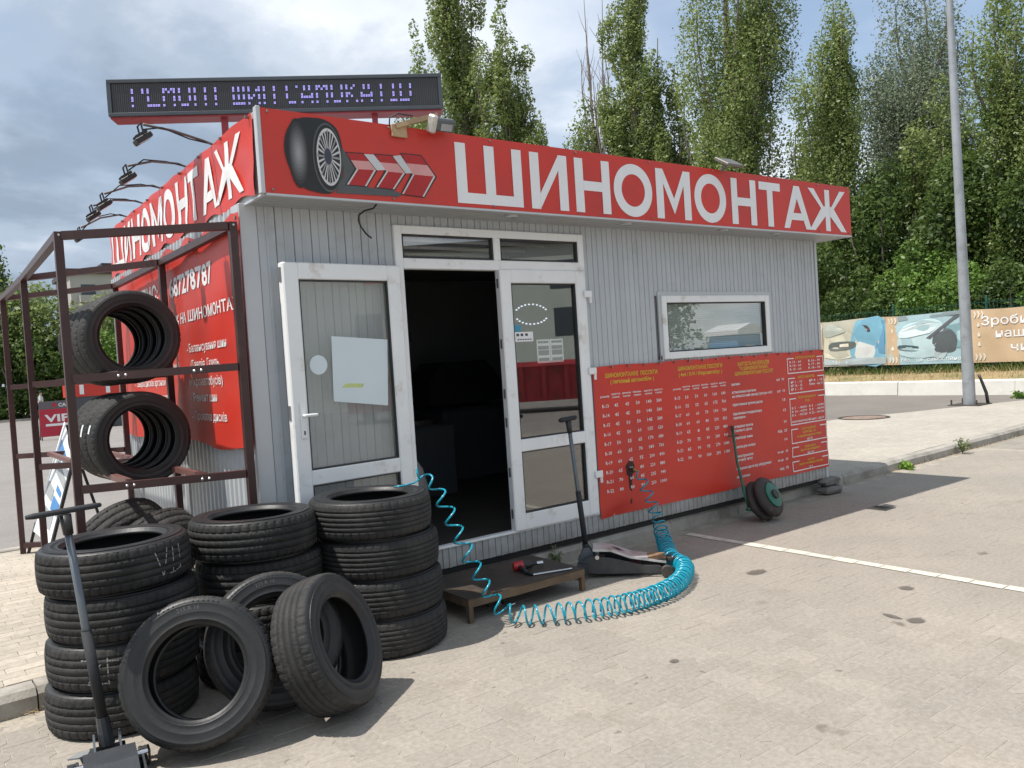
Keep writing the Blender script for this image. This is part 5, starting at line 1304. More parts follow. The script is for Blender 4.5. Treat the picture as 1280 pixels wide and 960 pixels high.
# ------------------------------------------------------------------ pneumatic bag jack leaning on the price banner
m_green = mat('green_paint',(0.018,0.135,0.085),0.4,0.1,var=0.2,vscale=14,dirt=(0.06,0.06,0.05),dscale=8,dlo=0.5,dhi=0.8); m_bellow = mat('bellows_rubber',(0.035,0.028,0.026),0.7,var=0.2,vscale=10,dirt=(0.09,0.075,0.06),dscale=6)
aj = thing('air_bag_jack','green pneumatic bag jack with ribbed rubber bellows leaning on the price banner','air jack',(6.22,-0.28,0))
axj = Vector((0.16,-0.86,0.42)).normalized(); cj = Vector((6.345,-0.295,0.205))
Mj = Matrix.Translation(cj) @ axj.to_track_quat('Z','Y').to_matrix().to_4x4()
b = MB(); b.lathe([(0.0,-0.125),(0.115,-0.125),(0.125,-0.117),(0.125,-0.105),(0.0,-0.105)],28,Mj,False); b.build('base_plate', m_green, aj, smooth='auto')
prof = [(0.10,-0.105)]
for k in range(2):
    for t_ in range(9): a = math.pi*t_/8; prof.append((0.140+0.055*math.sin(a)**0.55 if 0 < t_ < 8 else 0.140, -0.100+k*0.095+0.092*t_/8))
prof.append((0.10,0.092))
b = MB(); b.lathe(prof,32,Mj,False); b.build('bellows', m_bellow, aj, smooth='auto')
b = MB(); b.lathe([(0.0,0.093),(0.118,0.093),(0.118,0.103),(0.100,0.108),(0.0,0.108)],28,Mj,False); b.build('top_plate', m_green, aj, smooth='auto')
b = MB(); b.lathe([(0.0,0.108),(0.042,0.108),(0.045,0.125),(0.035,0.132),(0.0,0.126)],18,Mj,False); b.build('saddle', m_iron, aj, smooth='auto')
b = MB(); b.tube([(6.175,-0.235,0.140),(6.165,-0.215,0.240),(6.200,-0.115,0.560),(6.243,-0.050,0.850)],0.0125,8); b.build('handle', m_green, aj, smooth=True)
b = MB(); b.tube([(6.243,-0.050,0.850),(6.248,-0.045,0.890)],0.017,8); b.tube([(6.17,-0.055,0.800),(6.30,-0.075,0.796)],0.007,6); b.build('valve', m_iron, aj, smooth='auto')
b = MB(); b.bar((6.15,-0.24,0.125),(6.26,-0.26,0.10),0.05,0.02); b.build('handle_bracket', m_green, aj)
for x, y in ((6.30,-0.315),(6.42,-0.300)):
    b = MB(); b.lathe([(0.0,-0.013),(0.024,-0.013),(0.024,0.013),(0.0,0.013)],14,Matrix.Translation((x,y,0.0245)) @ Matrix.Rotation(math.pi/2,4,'X') @ Matrix.Rotation(0.5,4,'Y'),False); b.tube([(x,y+0.02,0.0245),(x-0.05,y+0.055,0.09)],0.008,6); b.build('castor', mat('castor_tan',(0.28,0.25,0.2),0.6), aj, smooth='auto')

# ------------------------------------------------------------------ coiled air hose
m_hose = mat('blue_hose',(0.006,0.28,0.39),0.22,var=0.08,vscale=3,spec=0.6)
hp = [  # centre point, coil radius, turns per metre of path
 ((4.893,-0.115,0.640),0.012,3),((4.900,-0.14,0.58),0.040,9),((4.925,-0.17,0.47),0.044,10),((4.945,-0.21,0.35),0.046,11),((4.945,-0.26,0.24),0.050,14),((4.900,-0.33,0.150),0.055,19),((4.810,-0.45,0.090),0.060,24),((4.700,-0.575,0.066),0.062,28),((4.595,-0.690,0.066),0.062,30),
 ((4.520,-0.815,0.063),0.060,34),((4.450,-0.965,0.064),0.061,32),((4.290,-1.110,0.064),0.058,32),((4.08,-1.230,0.064),0.058,30),((3.84,-1.295,0.064),0.058,28),((3.56,-1.290,0.064),0.058,23),((3.30,-1.205,0.064),0.058,17),((3.10,-1.100,0.064),0.058,14),((2.96,-0.995,0.066),0.056,11.5),((2.865,-0.90,0.100),0.052,9),
 ((2.805,-0.83,0.22),0.044,8.5),((2.760,-0.775,0.36),0.046,8),((2.715,-0.72,0.52),0.046,8),((2.675,-0.665,0.68),0.046,8),((2.635,-0.615,0.83),0.042,8),((2.595,-0.575,0.92),0.035,9),((2.535,-0.55,0.955),0.024,7)]
def hose():
    P = [Vector(p[0]) for p in hp]; pts = []
    ph = 0.0; prev = None; fr = None
    for i in range(len(P)-1):
        p0 = P[max(i-1,0)]; p1 = P[i]; p2 = P[i+1]; p3 = P[min(i+2,len(P)-1)]
        L_ = (p2-p1).length; n = max(8, int(L_*(hp[i][2]+hp[i+1][2])/2*22))
        for k in range(n):
            t_ = k/n
            c = 0.5*((2*p1)+(-p0+p2)*t_+(2*p0-5*p1+4*p2-p3)*t_*t_+(-p0+3*p1-3*p2+p3)*t_**3)
            d = (0.5*((-p0+p2)+2*(2*p0-5*p1+4*p2-p3)*t_+3*(-p0+3*p1-3*p2+p3)*t_*t_)).normalized()
            r_ = hp[i][1]+(hp[i+1][1]-hp[i][1])*t_; tm = hp[i][2]+(hp[i+1][2]-hp[i][2])*t_
            if fr is None: fr = d.orthogonal().normalized()
            fr = (fr-d*fr.dot(d)).normalized(); bn = d.cross(fr)
            jit = 1+0.05*math.sin(ph*0.37)
            ph += 2*math.pi*tm*L_/n
            pts.append(c+(fr*math.cos(ph)+bn*math.sin(ph))*r_*jit)
    return pts
ho = thing('air_hose','turquoise coiled air hose looping from the price banner over the ground to the tyres','air hose',(3.9,-1.2,0))
hpts = hose()
for p in hpts: p.z = max(p.z, 0.0055)
b = MB(); b.tube(hpts,0.0068,7); b.build('coil', m_hose, ho, smooth=True)
b = MB(); e = Vector((2.535,-0.55,0.935)); b.tube([hpts[-1],e,(2.50,-0.545,0.918),(2.43,-0.56,0.912),(2.36,-0.54,0.911)],0.0055,6); b.tube([e,(2.528,-0.545,0.97),(2.522,-0.545,1.005)],[0.006,0.008,0.004],6); b.build('hose_end', m_hose, ho, smooth=True)

# ------------------------------------------------------------------ stones and weeds at the right end
m_stone = mat('stone_grey',(0.17,0.16,0.145),0.9,var=0.25,vscale=9,bump=0.6,bscale=25)
def stone(x, y, z, a, b_, c, label, seed):
    r_ = random.Random(seed); b = MB(); n, m_ = 12, 6; vs = []
    for i in range(m_+1):
        th = math.pi*i/m_
        for k in range(n):
            ph = 2*math.pi*k/n; q = 1+r_.uniform(-0.10,0.10)
            s_ = lambda v: math.copysign(abs(v)**0.55, v)
            vs.append((x+a*q*s_(math.sin(th))*s_(math.cos(ph)), y+b_*q*s_(math.sin(th))*s_(math.sin(ph)), z+c*s_(math.cos(th))*(1+r_.uniform(-.05,.05))))
    b.add(vs,[(i*n+k,i*n+(k+1) % n,(i+1)*n+(k+1) % n,(i+1)*n+k) for i in range(m_) for k in range(n)])
    return tag(b.build('stone', m_stone, None, smooth='auto'), label, 'stone', 'stones propping the kiosk corner')
stone(7.86,-0.005,0.047,0.15,0.085,0.046,'flat stone on the ground under the right kiosk corner',1)
stone(7.85,0.0,0.137,0.14,0.080,0.042,'upper of the two stones under the right kiosk corner',2)

def leaf_cloud(centers, sizes, n, leaf, seed, flat_=0.0, aspect=0.62, sizevar=0.35, shell=0.55):
    """rhombic leaves through the volume of many clumps"""
    rg = np.random.default_rng(seed)
    centers = np.asarray(centers, float); sizes = np.asarray(sizes, float)
    if sizes.ndim == 1: sizes = np.repeat(sizes[:,None],3,1)
    vol = (sizes.prod(1))**(2/3); idx = rg.choice(len(centers), n, p=vol/vol.sum())
    d = rg.normal(size=(n,3)); d /= np.linalg.norm(d,axis=1)[:,None]
    rad = (shell+(1-shell)*rg.random(n))**0.7*(0.78+0.26*rg.random(n))
    c = centers[idx]+d*rad[:,None]*sizes[idx]
    nr = rg.normal(size=(n,3))*0.8+d*0.7+np.array([0,0,0.35+flat_]); nr /= np.linalg.norm(nr,axis=1)[:,None]
    u = np.cross(nr, rg.normal(size=(n,3))); u /= np.linalg.norm(u,axis=1)[:,None]; v = np.cross(nr,u)
    s = leaf*(1+sizevar*rg.normal(size=n)).clip(0.4,1.9)
    a = u*(s/2)[:,None]; b_ = v*(s*aspect/2)[:,None]; fold = nr*(s*0.10)[:,None]
    V = np.stack([c-a, c-b_-fold, c+a, c+b_-fold],1).reshape(-1,3)
    Q = np.arange(n*4).reshape(n,4)
    return V, Q
m_weed = leaf_mat('weed_leaf',(0.16,0.30,0.04),(0.26,0.42,0.07)); m_weedd = leaf_mat('weed_dull',(0.12,0.15,0.06),(0.22,0.25,0.12)); m_stem = mat('plant_stem',(0.12,0.16,0.05),0.8)
def weed(x, y, z, r_, h, n, leaf, m, label, seed, name='weed'):
    t = thing(name, label, 'weed', (x,y,z)); rr = random.Random(seed); st = MB(); cs = []
    for k in range(7):
        a = rr.uniform(0,6.28); q = rr.uniform(0.3,1)*r_; e = Vector((x+q*math.cos(a),y+q*math.sin(a),z+h*rr.uniform(0.5,1)))
        st.tube([(x,y,z),((x+e.x)/2,(y+e.y)/2,z+h*0.5),e],0.003,4); cs.append(e); cs.append(Vector(((x+e.x)/2,(y+e.y)/2,z+h*0.5)))
    st.build('stem', m_stem, t)
    V, Q = leaf_cloud(cs,[r_*0.45]*len(cs),n,leaf,seed,flat_=0.5)
    V[:,2] = np.maximum(V[:,2], z+0.004)
    me = raw_mesh('leaves', V-np.array([x,y,z]), Q, m); part_mesh('leaves', me, t, Matrix())
weed(9.75,0.14,0.0,0.10,0.07,110,0.060,m_weed,'bright green leafy weed at the kerb foot beyond the kiosk',1)
weed(11.35,0.20,0.0,0.12,0.19,130,0.042,m_weedd,'taller pale grey green weed growing at the kerb further right',2)
weed(3.95,-0.10,0.0,0.06,0.16,60,0.035,m_weedd,'small weed between the step and the trolley jack',3)
weed(19.2,2.5,0.12,0.25,0.14,120,0.08,m_weed,'low weed tuft on the far pavement right of the lamp post',4)
m_dry = mat('dry_grass',(0.40,0.30,0.16),0.9,var=0.3,vscale=3,coord='World')
def blades(n, fx, seed, h, w, m, name, kind='stuff', lean=0.5):
    rg = np.random.default_rng(seed); P = fx(rg, n); a = rg.random(n)*2*math.pi; hh = h*(0.5+rg.random(n))
    dx_ = np.stack([np.cos(a),np.sin(a),0*a],1)*w; ln = rg.normal(size=(n,2))*lean
    tip = P+np.stack([ln[:,0]*hh,ln[:,1]*hh,hh],1); V = np.stack([P-dx_,P+dx_,tip+dx_*0.3,tip-dx_*0.3],1).reshape(-1,3)
    me = raw_mesh(name, V, np.arange(n*4).reshape(n,4), m); o = bpy.data.objects.new(name, me); COL.objects.link(o); tag(o, kind=kind); return o
def kfoot(rg, n):
    x = 7.9+rg.random(n)**0.8*10; x[:n//4] = rg.random(n//4)*2.5-2.0
    return np.stack([x, -0.18+KA*x-0.01-np.abs(rg.normal(size=n))*0.035, 0*x+0.001],1)
blades(700, kfoot, 4, 0.022, 0.003, m_dry, 'dry_litter', lean=1.6)
# ================================================================== BACKGROUND, right side
m_steelp = mat('galvanised_pole',(0.36,0.38,0.40),0.45,0.4,var=0.12,vscale=2,dirt=(0.27,0.28,0.29),dscale=5,coord='World')
lp = thing('street_lamp','tall tapered galvanised lamp post standing on the far pavement','street lamp',(17.717,2.932,0.12))
b = MB(); b.tube([(17.717,2.932,0.13),(17.717,2.932,0.95),(17.717,2.932,1.0)],[0.118,0.118,0.112],18); b.tube([(17.717,2.932,1.0),(17.717,2.932,11.5)],[0.112,0.046],18); b.build('pole', m_steelp, lp, smooth='auto')
b = MB(); b.tube([(17.717,2.932,11.4),(17.5,2.932,11.75),(16.4,2.932,11.95)],[0.04,0.035,0.03],8); b.build('arm', m_steelp, lp, smooth=True)
b = MB(); b.box((15.8,2.83,11.90),(16.45,3.03,12.02),0.03); b.build('lamp_head', m_arm, lp)
b = MB(); b.box((17.40,2.62,0.119),(18.03,3.24,0.137),0.004); b.build('base_plate', m_iron, lp)
b = MB()
for sx in (-1,1):
    for sy in (-1,1): b.tube([(17.717+sx*0.25,2.932+sy*0.25,0.137),(17.717+sx*0.25,2.932+sy*0.25,0.24)],0.018,8)
b.build('anchor_bolt', m_iron, lp)
b = MB(); b.tube([(17.93,2.66,0.13),(17.92,2.68,0.35),(17.86,2.74,0.62),(17.84,2.78,0.74)],[0.035,0.035,0.03,0.03],8); b.build('cable_sleeve', m_blackp, lp, smooth=True)
m_conc = mat('white_concrete',(0.60,0.58,0.53),0.85,var=0.10,vscale=2.5,dirt=(0.42,0.39,0.33),dscale=1.6,dlo=0.55,dhi=0.8,bump=0.2,coord='World')
ba = thing('road_barrier','low whitewashed concrete block wall along the far side of the road','barrier',(22.15,6,0))
bm_ = MB(); bm_.prism([(0.0,0.0),(0.05,0.355),(0.09,0.385),(0.34,0.385),(0.34,0.0)],0.006,2.994,'xz'); bme = bpy.data.meshes.new('concrete_block'); bme.from_pydata(bm_.v,[],bm_.f); bme.materials.append(m_conc); bme.update()
for k in range(-7, 16): part_mesh('concrete_block', bme, ba, Matrix.Translation((rs.uniform(-0.01,0.01), -2.17+k*3.0, rs.uniform(-0.008,0.006))))
b = MB(); vs = []
ys = [-25,-5,4,8,12,30,62]
prof = [(22.45,0.34),(23.2,0.46),(24.4,0.52),(26,0.50),(60,0.6)]
for y in ys:
    for x, z in prof: vs.append((x, y, z))
n = len(prof); b.add(vs,[(j*n+i,j*n+i+1,(j+1)*n+i+1,(j+1)*n+i) for j in range(len(ys)-1) for i in range(n-1)])
tag(b.build('verge', mat('dry_verge',(0.30,0.225,0.115),0.95,var=0.3,vscale=1.5,dirt=(0.14,0.15,0.05),dscale=0.9,dlo=0.5,dhi=0.7,coord='World')), kind='structure')
def vf(rg, n): x = 22.55+rg.random(n)*1.7; return np.stack([x, -6+rg.random(n)*42, 0.36+0.10*np.clip((x-22.4)/1.2,0,1)],1)
blades(5000, vf, 8, 0.16, 0.008, m_dry, 'dry_grass')
m_lgr = leaf_mat('grass_green',(0.07,0.11,0.025),(0.14,0.20,0.05))
def vf2(rg, n): x = 24.0+rg.random(n)*1.0; return np.stack([x, -6+rg.random(n)*44, 0*x+0.46],1)
blades(9000, vf2, 9, 0.22, 0.018, m_lgr, 'green_grass', lean=0.6)

# fence with its net and the printed banners
m_fgreen = mat('fence_green',(0.012,0.085,0.06),0.5)
fe = thing('mesh_fence','dark green wire mesh fence on green posts behind the printed banners','fence',(24.55,8,0.45))
for y in (-5.4,-2.75,-0.1,2.55,5.40,8.10,10.78,13.4,16.1,18.8,21.5,24.2,27,29.7,32.4,35.1):
    b = MB(); b.box((24.52,y-0.03,0.40),(24.58,y+0.03,2.64),0.006); b.build('post', m_fgreen, fe)
b = MB()
for k in range(205*2+1): y = -5.4+k*0.1; b.box((24.50,y-0.0035,0.45),(24.507,y+0.0035,2.50))
for k in range(11): z = 0.50+k*0.195; b.box((24.494,-5.4,z-0.004),(24.4995,35.1,z+0.004))
tag(b.build('wire_mesh', m_fgreen, fe), kind='stuff')
BX = 24.44
m_tan = mat('banner_tan',(0.56,0.41,0.26),0.6,var=0.07,vscale=1.2,dirt=(0.50,0.34,0.20),dscale=1.7,dlo=0.5,dhi=0.8,coord='World')
m_tanl = mat('banner_pale',(0.72,0.66,0.55),0.6); m_tone = {}
def tone(n, c):
    g_ = sum(c)/3; c = tuple(g_+(v-g_)*0.72+0.02 for v in c)
    return mat('banner_'+n, c, 0.6, var=0.18, vscale=1.3, coord='World')
def bplace(y, z, d=0.0): return (BX-0.02-0.018*math.sin(y*3.1+z*2)-0.010*math.sin(y*7.7-z*5)-d, y, z)
def bsheet(o, name, y0, y1, zt, zb_, m, d=0.0, nx=None):
    """y0 is the left edge as one reads it (larger y)"""
    nx = nx or max(4, int(abs(y1-y0)*8)); nz = 10; b = MB(); vs = []
    for j in range(nz+1):
        for i in range(nx+1):
            t_ = i/nx; y = y0+(y1-y0)*t_; z = zb_(y)+(zt(y)-zb_(y))*j/nz; vs.append(bplace(y, z, d))
    b.add(vs,[(j*(nx+1)+i,j*(nx+1)+i+1,(j+1)*(nx+1)+i+1,(j+1)*(nx+1)+i) for j in range(nz) for i in range(nx)]); return b.build(name, m, o, smooth=True)
ztop = lambda y: 2.268+0.006*(y-8)+0.02*math.sin(y*2.3); zbot = lambda y: 0.775+0.010*(y-8)
def bpoly(o, name, pts, m, d): 
    b = MB(); b.add([bplace(y, z, d) for y, z in pts],[tuple(range(len(pts)))]); return b.build(name, m, o)
def P_(y0, y1, u, v):   # banner coordinates: u from the left, v from the bottom
    y = y0+(y1-y0)*u; return (y, zbot(y)+(ztop(y)-zbot(y))*v)
# first banner: car in a garage with a helper (plain stand-in shapes)
def btext(o, s, y, z, h, w=None, m=None, al='l', d=0.014, bold=0.0):
    b = MB(); put_text(b, s, -y, z, h, width=w, align=al, bold=bold, place=lambda a, c: bplace(-a, c, d)); return b.build('lettering', m or m_let, o)
b1 = thing('wash_banner','printed banner with a pale car and a person in white, nearest the kiosk corner','banner',(BX,9.3,0.8))
L0, L1 = 10.75, 8.32
bsheet(b1,'banner',L0,L1,ztop,zbot,tone('cream',(0.50,0.47,0.34)))
bpoly(b1,'printed_edge',[P_(L0,L1,0.0,0.0),P_(L0,L1,0.11,0.0),P_(L0,L1,0.11,1.0),P_(L0,L1,0.0,1.0)],m_tan,0.012)
bpoly(b1,'printed_blue',sm([P_(L0,L1,0.52,0.12),P_(L0,L1,0.99,0.05),P_(L0,L1,0.99,0.96),P_(L0,L1,0.70,0.97),P_(L0,L1,0.58,0.86)],3),tone('blue',(0.10,0.42,0.60)),0.010)
bpoly(b1,'printed_blue',[P_(L0,L1,0.86,0.25),P_(L0,L1,0.985,0.25),P_(L0,L1,0.985,0.94),P_(L0,L1,0.88,0.93)],tone('deep_blue',(0.04,0.27,0.48)),0.0115)
bpoly(b1,'printed_blur',[P_(L0,L1,0.12,0.03),P_(L0,L1,0.99,0.03),P_(L0,L1,0.99,0.17),P_(L0,L1,0.12,0.16)],tone('grey_blue',(0.36,0.44,0.45)),0.011)
bpoly(b1,'printed_car',sm([P_(L0,L1,0.13,0.20),P_(L0,L1,0.55,0.20),P_(L0,L1,0.62,0.45),P_(L0,L1,0.55,0.68),P_(L0,L1,0.40,0.84),P_(L0,L1,0.18,0.86),P_(L0,L1,0.13,0.60)],3),tone('car_cream',(0.62,0.58,0.40)),0.012)
bpoly(b1,'printed_window',sm([P_(L0,L1,0.15,0.66),P_(L0,L1,0.36,0.70),P_(L0,L1,0.46,0.78),P_(L0,L1,0.30,0.92),P_(L0,L1,0.16,0.90)],3),tone('window',(0.40,0.44,0.36)),0.013)
bpoly(b1,'printed_grille',sm([P_(L0,L1,0.22,0.36),P_(L0,L1,0.54,0.38),P_(L0,L1,0.57,0.52),P_(L0,L1,0.24,0.53)],3),tone('grille',(0.10,0.12,0.11)),0.0135)
bpoly(b1,'printed_plate',[P_(L0,L1,0.36,0.42),P_(L0,L1,0.49,0.42),P_(L0,L1,0.49,0.49),P_(L0,L1,0.36,0.49)],m_tanl,0.0145)
bpoly(b1,'printed_coat',sm([P_(L0,L1,0.58,0.14),P_(L0,L1,0.84,0.14),P_(L0,L1,0.82,0.50),P_(L0,L1,0.72,0.66),P_(L0,L1,0.62,0.52)],3),tone('coat',(0.66,0.68,0.66)),0.013)
bpoly(b1,'printed_head',sm([P_(L0,L1,0.67,0.64),P_(L0,L1,0.76,0.64),P_(L0,L1,0.77,0.76),P_(L0,L1,0.68,0.78)],3),tone('skin',(0.50,0.36,0.28)),0.014)
bpoly(b1,'printed_hair',sm([P_(L0,L1,0.65,0.72),P_(L0,L1,0.73,0.70),P_(L0,L1,0.80,0.72),P_(L0,L1,0.76,0.84),P_(L0,L1,0.67,0.84)],3),tone('hair',(0.06,0.05,0.05)),0.015)
btext(b1,'Мо..  це  турбота',10.15,0.87,0.105,1.55)
b2_ = thing('rescue_banner','printed banner with a pale blue car and open wheel arch, half behind the lamp post','banner',(BX,7,0.8))
L0, L1 = 8.30, 5.86
bsheet(b2_,'banner',L0,L1,ztop,zbot,tone('pale_blue',(0.30,0.50,0.55)))
bpoly(b2_,'printed_edge',[P_(L0,L1,0.0,0.0),P_(L0,L1,0.16,0.0),P_(L0,L1,0.15,1.0),P_(L0,L1,0.0,1.0)],m_tan,0.012)
bpoly(b2_,'printed_dark',[P_(L0,L1,0.16,0.90),P_(L0,L1,1.0,0.94),P_(L0,L1,1.0,1.0),P_(L0,L1,0.16,1.0)],tone('slate',(0.20,0.27,0.30)),0.011)
bpoly(b2_,'printed_car',sm([P_(L0,L1,0.17,0.20),P_(L0,L1,0.60,0.15),P_(L0,L1,0.72,0.50),P_(L0,L1,0.70,0.80),P_(L0,L1,0.55,0.90),P_(L0,L1,0.30,0.84),P_(L0,L1,0.17,0.64)],3),tone('car_blue',(0.42,0.62,0.66)),0.0115)
bpoly(b2_,'printed_bonnet',sm([P_(L0,L1,0.18,0.55),P_(L0,L1,0.55,0.62),P_(L0,L1,0.66,0.84),P_(L0,L1,0.40,0.80),P_(L0,L1,0.20,0.72)],3),tone('bonnet',(0.58,0.72,0.74)),0.0125)
bpoly(b2_,'printed_grille',sm([P_(L0,L1,0.17,0.30),P_(L0,L1,0.44,0.28),P_(L0,L1,0.42,0.36),P_(L0,L1,0.17,0.40)],3),tone('dark_teal',(0.05,0.10,0.12)),0.013)
bpoly(b2_,'printed_arch',sm([P_(L0,L1,0.58,0.28),P_(L0,L1,0.60,0.58),P_(L0,L1,0.76,0.68),P_(L0,L1,0.86,0.52),P_(L0,L1,0.84,0.26),P_(L0,L1,0.72,0.22)],3),tone('arch',(0.07,0.09,0.10)),0.0135)
bpoly(b2_,'printed_wheel',sm([P_(L0,L1,0.57,0.14),P_(L0,L1,0.72,0.13),P_(L0,L1,0.74,0.36),P_(L0,L1,0.66,0.45),P_(L0,L1,0.58,0.34)],3),tone('wheel',(0.35,0.46,0.48)),0.0145)
bpoly(b2_,'printed_bar',[P_(L0,L1,0.50,0.52),P_(L0,L1,0.55,0.50),P_(L0,L1,0.95,0.97),P_(L0,L1,0.90,0.98)],tone('bar',(0.08,0.09,0.10)),0.015)
bpoly(b2_,'printed_door',[P_(L0,L1,0.80,0.30),P_(L0,L1,0.99,0.30),P_(L0,L1,0.99,0.80),P_(L0,L1,0.74,0.72)],tone('teal',(0.14,0.34,0.38)),0.012)
btext(b2_,'Мо..  це  самостійно',7.85,0.86,0.105,1.75)
b3_ = thing('slogan_banner','tan printed banner with white slogan running out of the right of the view','banner',(BX,3,0.8))
bsheet(b3_,'banner',5.84,-1.2,ztop,zbot,m_tan)
for s, y, z, h, w in (('Зробимо',5.50,1.80,0.25,1.75),('наше місто',5.14,1.44,0.24,2.1),('чистим',4.78,1.05,0.24,1.5)): btext(b3_,s,y,z,h,w,al='l',bold=0.01)
def drops(o, y, zs):
    b = MB()
    for z in zs: b.add([bplace(yy, zz, 0.016) for yy, zz in sm([(y,z+0.10),(y-0.04,z),(y,z-0.035),(y+0.04,z)],4)],[tuple(range(16))])
    b.build('printed_drop', m_tanl, o)
def chev(o, y, z):
    b = MB()
    for k in range(3): b.add([bplace(yy, zz, 0.016) for yy, zz in [(y-k*0.10,z+0.09),(y-k*0.10-0.04,z+0.09),(y-k*0.10-0.075,z),(y-k*0.10-0.04,z-0.09),(y-k*0.10,z-0.09),(y-k*0.10-0.035,z)]],[(0,1,2,5),(5,2,3,4)])
    b.build('printed_chevron', m_tanl, o)
for o, y in ((b1,10.62),(b2_,8.11),(b3_,5.58)): drops(o, y, (1.25,1.52,1.80)); chev(o, y+0.12, 2.12); chev(o, y+0.12, 0.92)

# ------------------------------------------------------------------ trees
m_bark = mat('poplar_bark',(0.16,0.14,0.115),0.9,var=0.3,vscale=3,bump=0.5,bscale=12,coord='World'); m_bare = mat('bare_branch',(0.23,0.19,0.165),0.9,var=0.2)
m_lf = leaf_mat('poplar_leaf',(0.085,0.138,0.036),(0.300,0.370,0.130)); m_lf2 = leaf_mat('poplar_leaf_light',(0.105,0.165,0.042),(0.285,0.355,0.125)); m_lf3 = leaf_mat('silver_leaf',(0.110,0.150,0.088),(0.30,0.355,0.245)); m_lf4 = leaf_mat('bush_leaf',(0.034,0.068,0.016),(0.125,0.190,0.048)); m_lf5 = leaf_mat('bright_bush_leaf',(0.085,0.165,0.028),(0.180,0.300,0.062))
def poplar(label, x, y, h, w, seed, m, nleaf=22000, leaf=0.20, base=0.5, ground=0.5, fork=6, gap=1.0, taper=1.0, group='poplars along the fence'):
    t = thing('poplar_tree', label, 'tree', (x,y,ground), group=group); rr = random.Random(seed)
    tr = MB(); tr.tube([(0,0,0),(0.05,0.02,h*0.3),(0,0,h*0.58),(0.03,0,h*0.80)],[0.026*h*0.7,0.020*h*0.7,0.010*h*0.7,0.015],9); tr.build('trunk', m_bark, t, smooth=True, world=False)
    lb_ = MB(); cs = []; sz = []
    def prof(f): return (0.60+0.40*math.sin(min(1,f*1.35)*math.pi/2))*(1-max(0,(f-0.60)/0.40)**2.4*0.60*taper)
    limbs = []
    for k in range(fork*3):
        f0 = base/h+rr.random()**1.2*0.62; a = rr.uniform(0,2*math.pi); ln = rr.uniform(0.16,0.34)*h
        rmax = w/2*rr.uniform(0.45,0.98)
        p = [Vector((0,0,f0*h))]
        for j in range(1,5):
            u = j/4; f = f0+ln/h*u; rad = rmax*prof(min(1,f))*(1-(1-u)**2.2)
            if f > 0.99: break
            p.append(Vector((rad*math.cos(a+0.25*u),rad*math.sin(a+0.25*u),f*h)))
        if len(p) < 3: continue
        lb_.tube(p,[0.05*(1-i/len(p))+0.012 for i in range(len(p))],5); limbs.append(p)
        for i in range(1,len(p)):
            for q in range(2):
                if rr.random() < 0.30: continue
                c = p[i-1].lerp(p[i],rr.uniform(0.3,1.0)); f = min(1,c.z/h); s = w*rr.uniform(0.12,0.27)*(0.5+0.5*prof(f))
                cs.append(c+Vector((rr.gauss(0,0.10*w*0.4),rr.gauss(0,0.10*w*0.4),0))); sz.append((s*0.85,s*0.85,s*rr.uniform(1.3,2.1)))
    for k in range(10):     # leader
        f = 0.45+0.55*k/9; s = w*0.21*prof(f)+0.10; cs.append(Vector((rr.gauss(0,0.06*w),rr.gauss(0,0.06*w),f*h-s*1.2))); sz.append((s,s,s*1.9))
    lb_.build('limb', m_bark, t, world=False)
    V, Q = leaf_cloud(cs, sz, int(nleaf*1.75), leaf*0.72, seed)
    me = raw_mesh('crown', V, Q, m); part_mesh('crown', me, t, Matrix()); return t
GP = 0.5
poplar('short pale poplar peeking over the LED board end, leftmost of the row',33,48.6,27.5,4.2,1,m_lf2,20000,0.27)
poplar('tall twin-topped poplar just right of the LED board end',31,40.2,33,4.7,2,m_lf,36000,0.25,fork=9)
poplar('slender poplar right of the twin-topped one, knobbly side branches',31.5,36.0,24.6,4.3,3,m_lf,34000,0.23,fork=8)
poplar('dense narrow poplar right of the bare tree, dark crown',31,24.7,25,3.5,5,m_lf,40000,0.18,fork=10)
poplar('shorter dark poplar leaning out right of the dense narrow one',32,23.0,15.6,2.6,6,m_lf,15000,0.19,fork=6)
poplar('broad poplar with pale dead limbs, biggest of the row above the sign',30,17.9,23,5.3,7,m_lf,62000,0.155,fork=14)
poplar('light green poplar above the right end of the sign, reaching the frame top',29,12.4,15.0,3.2,8,m_lf2,38000,0.125,fork=10)
poplar('silvery grey green poplar left of the lamp post',34,11.7,16.4,4.8,9,m_lf3,52000,0.135,fork=13,taper=0.8)
poplar('light poplar right of the lamp post at the frame edge',29,6.3,13.2,3.1,10,m_lf2,38000,0.12,fork=10)
poplar('poplar mostly beyond the right edge of the frame',30,4.0,15.5,3.2,11,m_lf2,14000,0.17,fork=8)
poplar('dark poplar filling the gap below the silvery crown',31.5,9.6,10.5,3.4,12,m_lf,20000,0.17,fork=8,taper=0.7)
poplar('half grown poplar between the broad and the light green one',31,14.9,11.5,3.2,13,m_lf2,20000,0.17,fork=8,taper=0.7)
poplar('half grown poplar left of the broad one, seen just above the sign',32,21.2,10.6,3.6,14,m_lf2,14000,0.18,fork=8,taper=0.6)
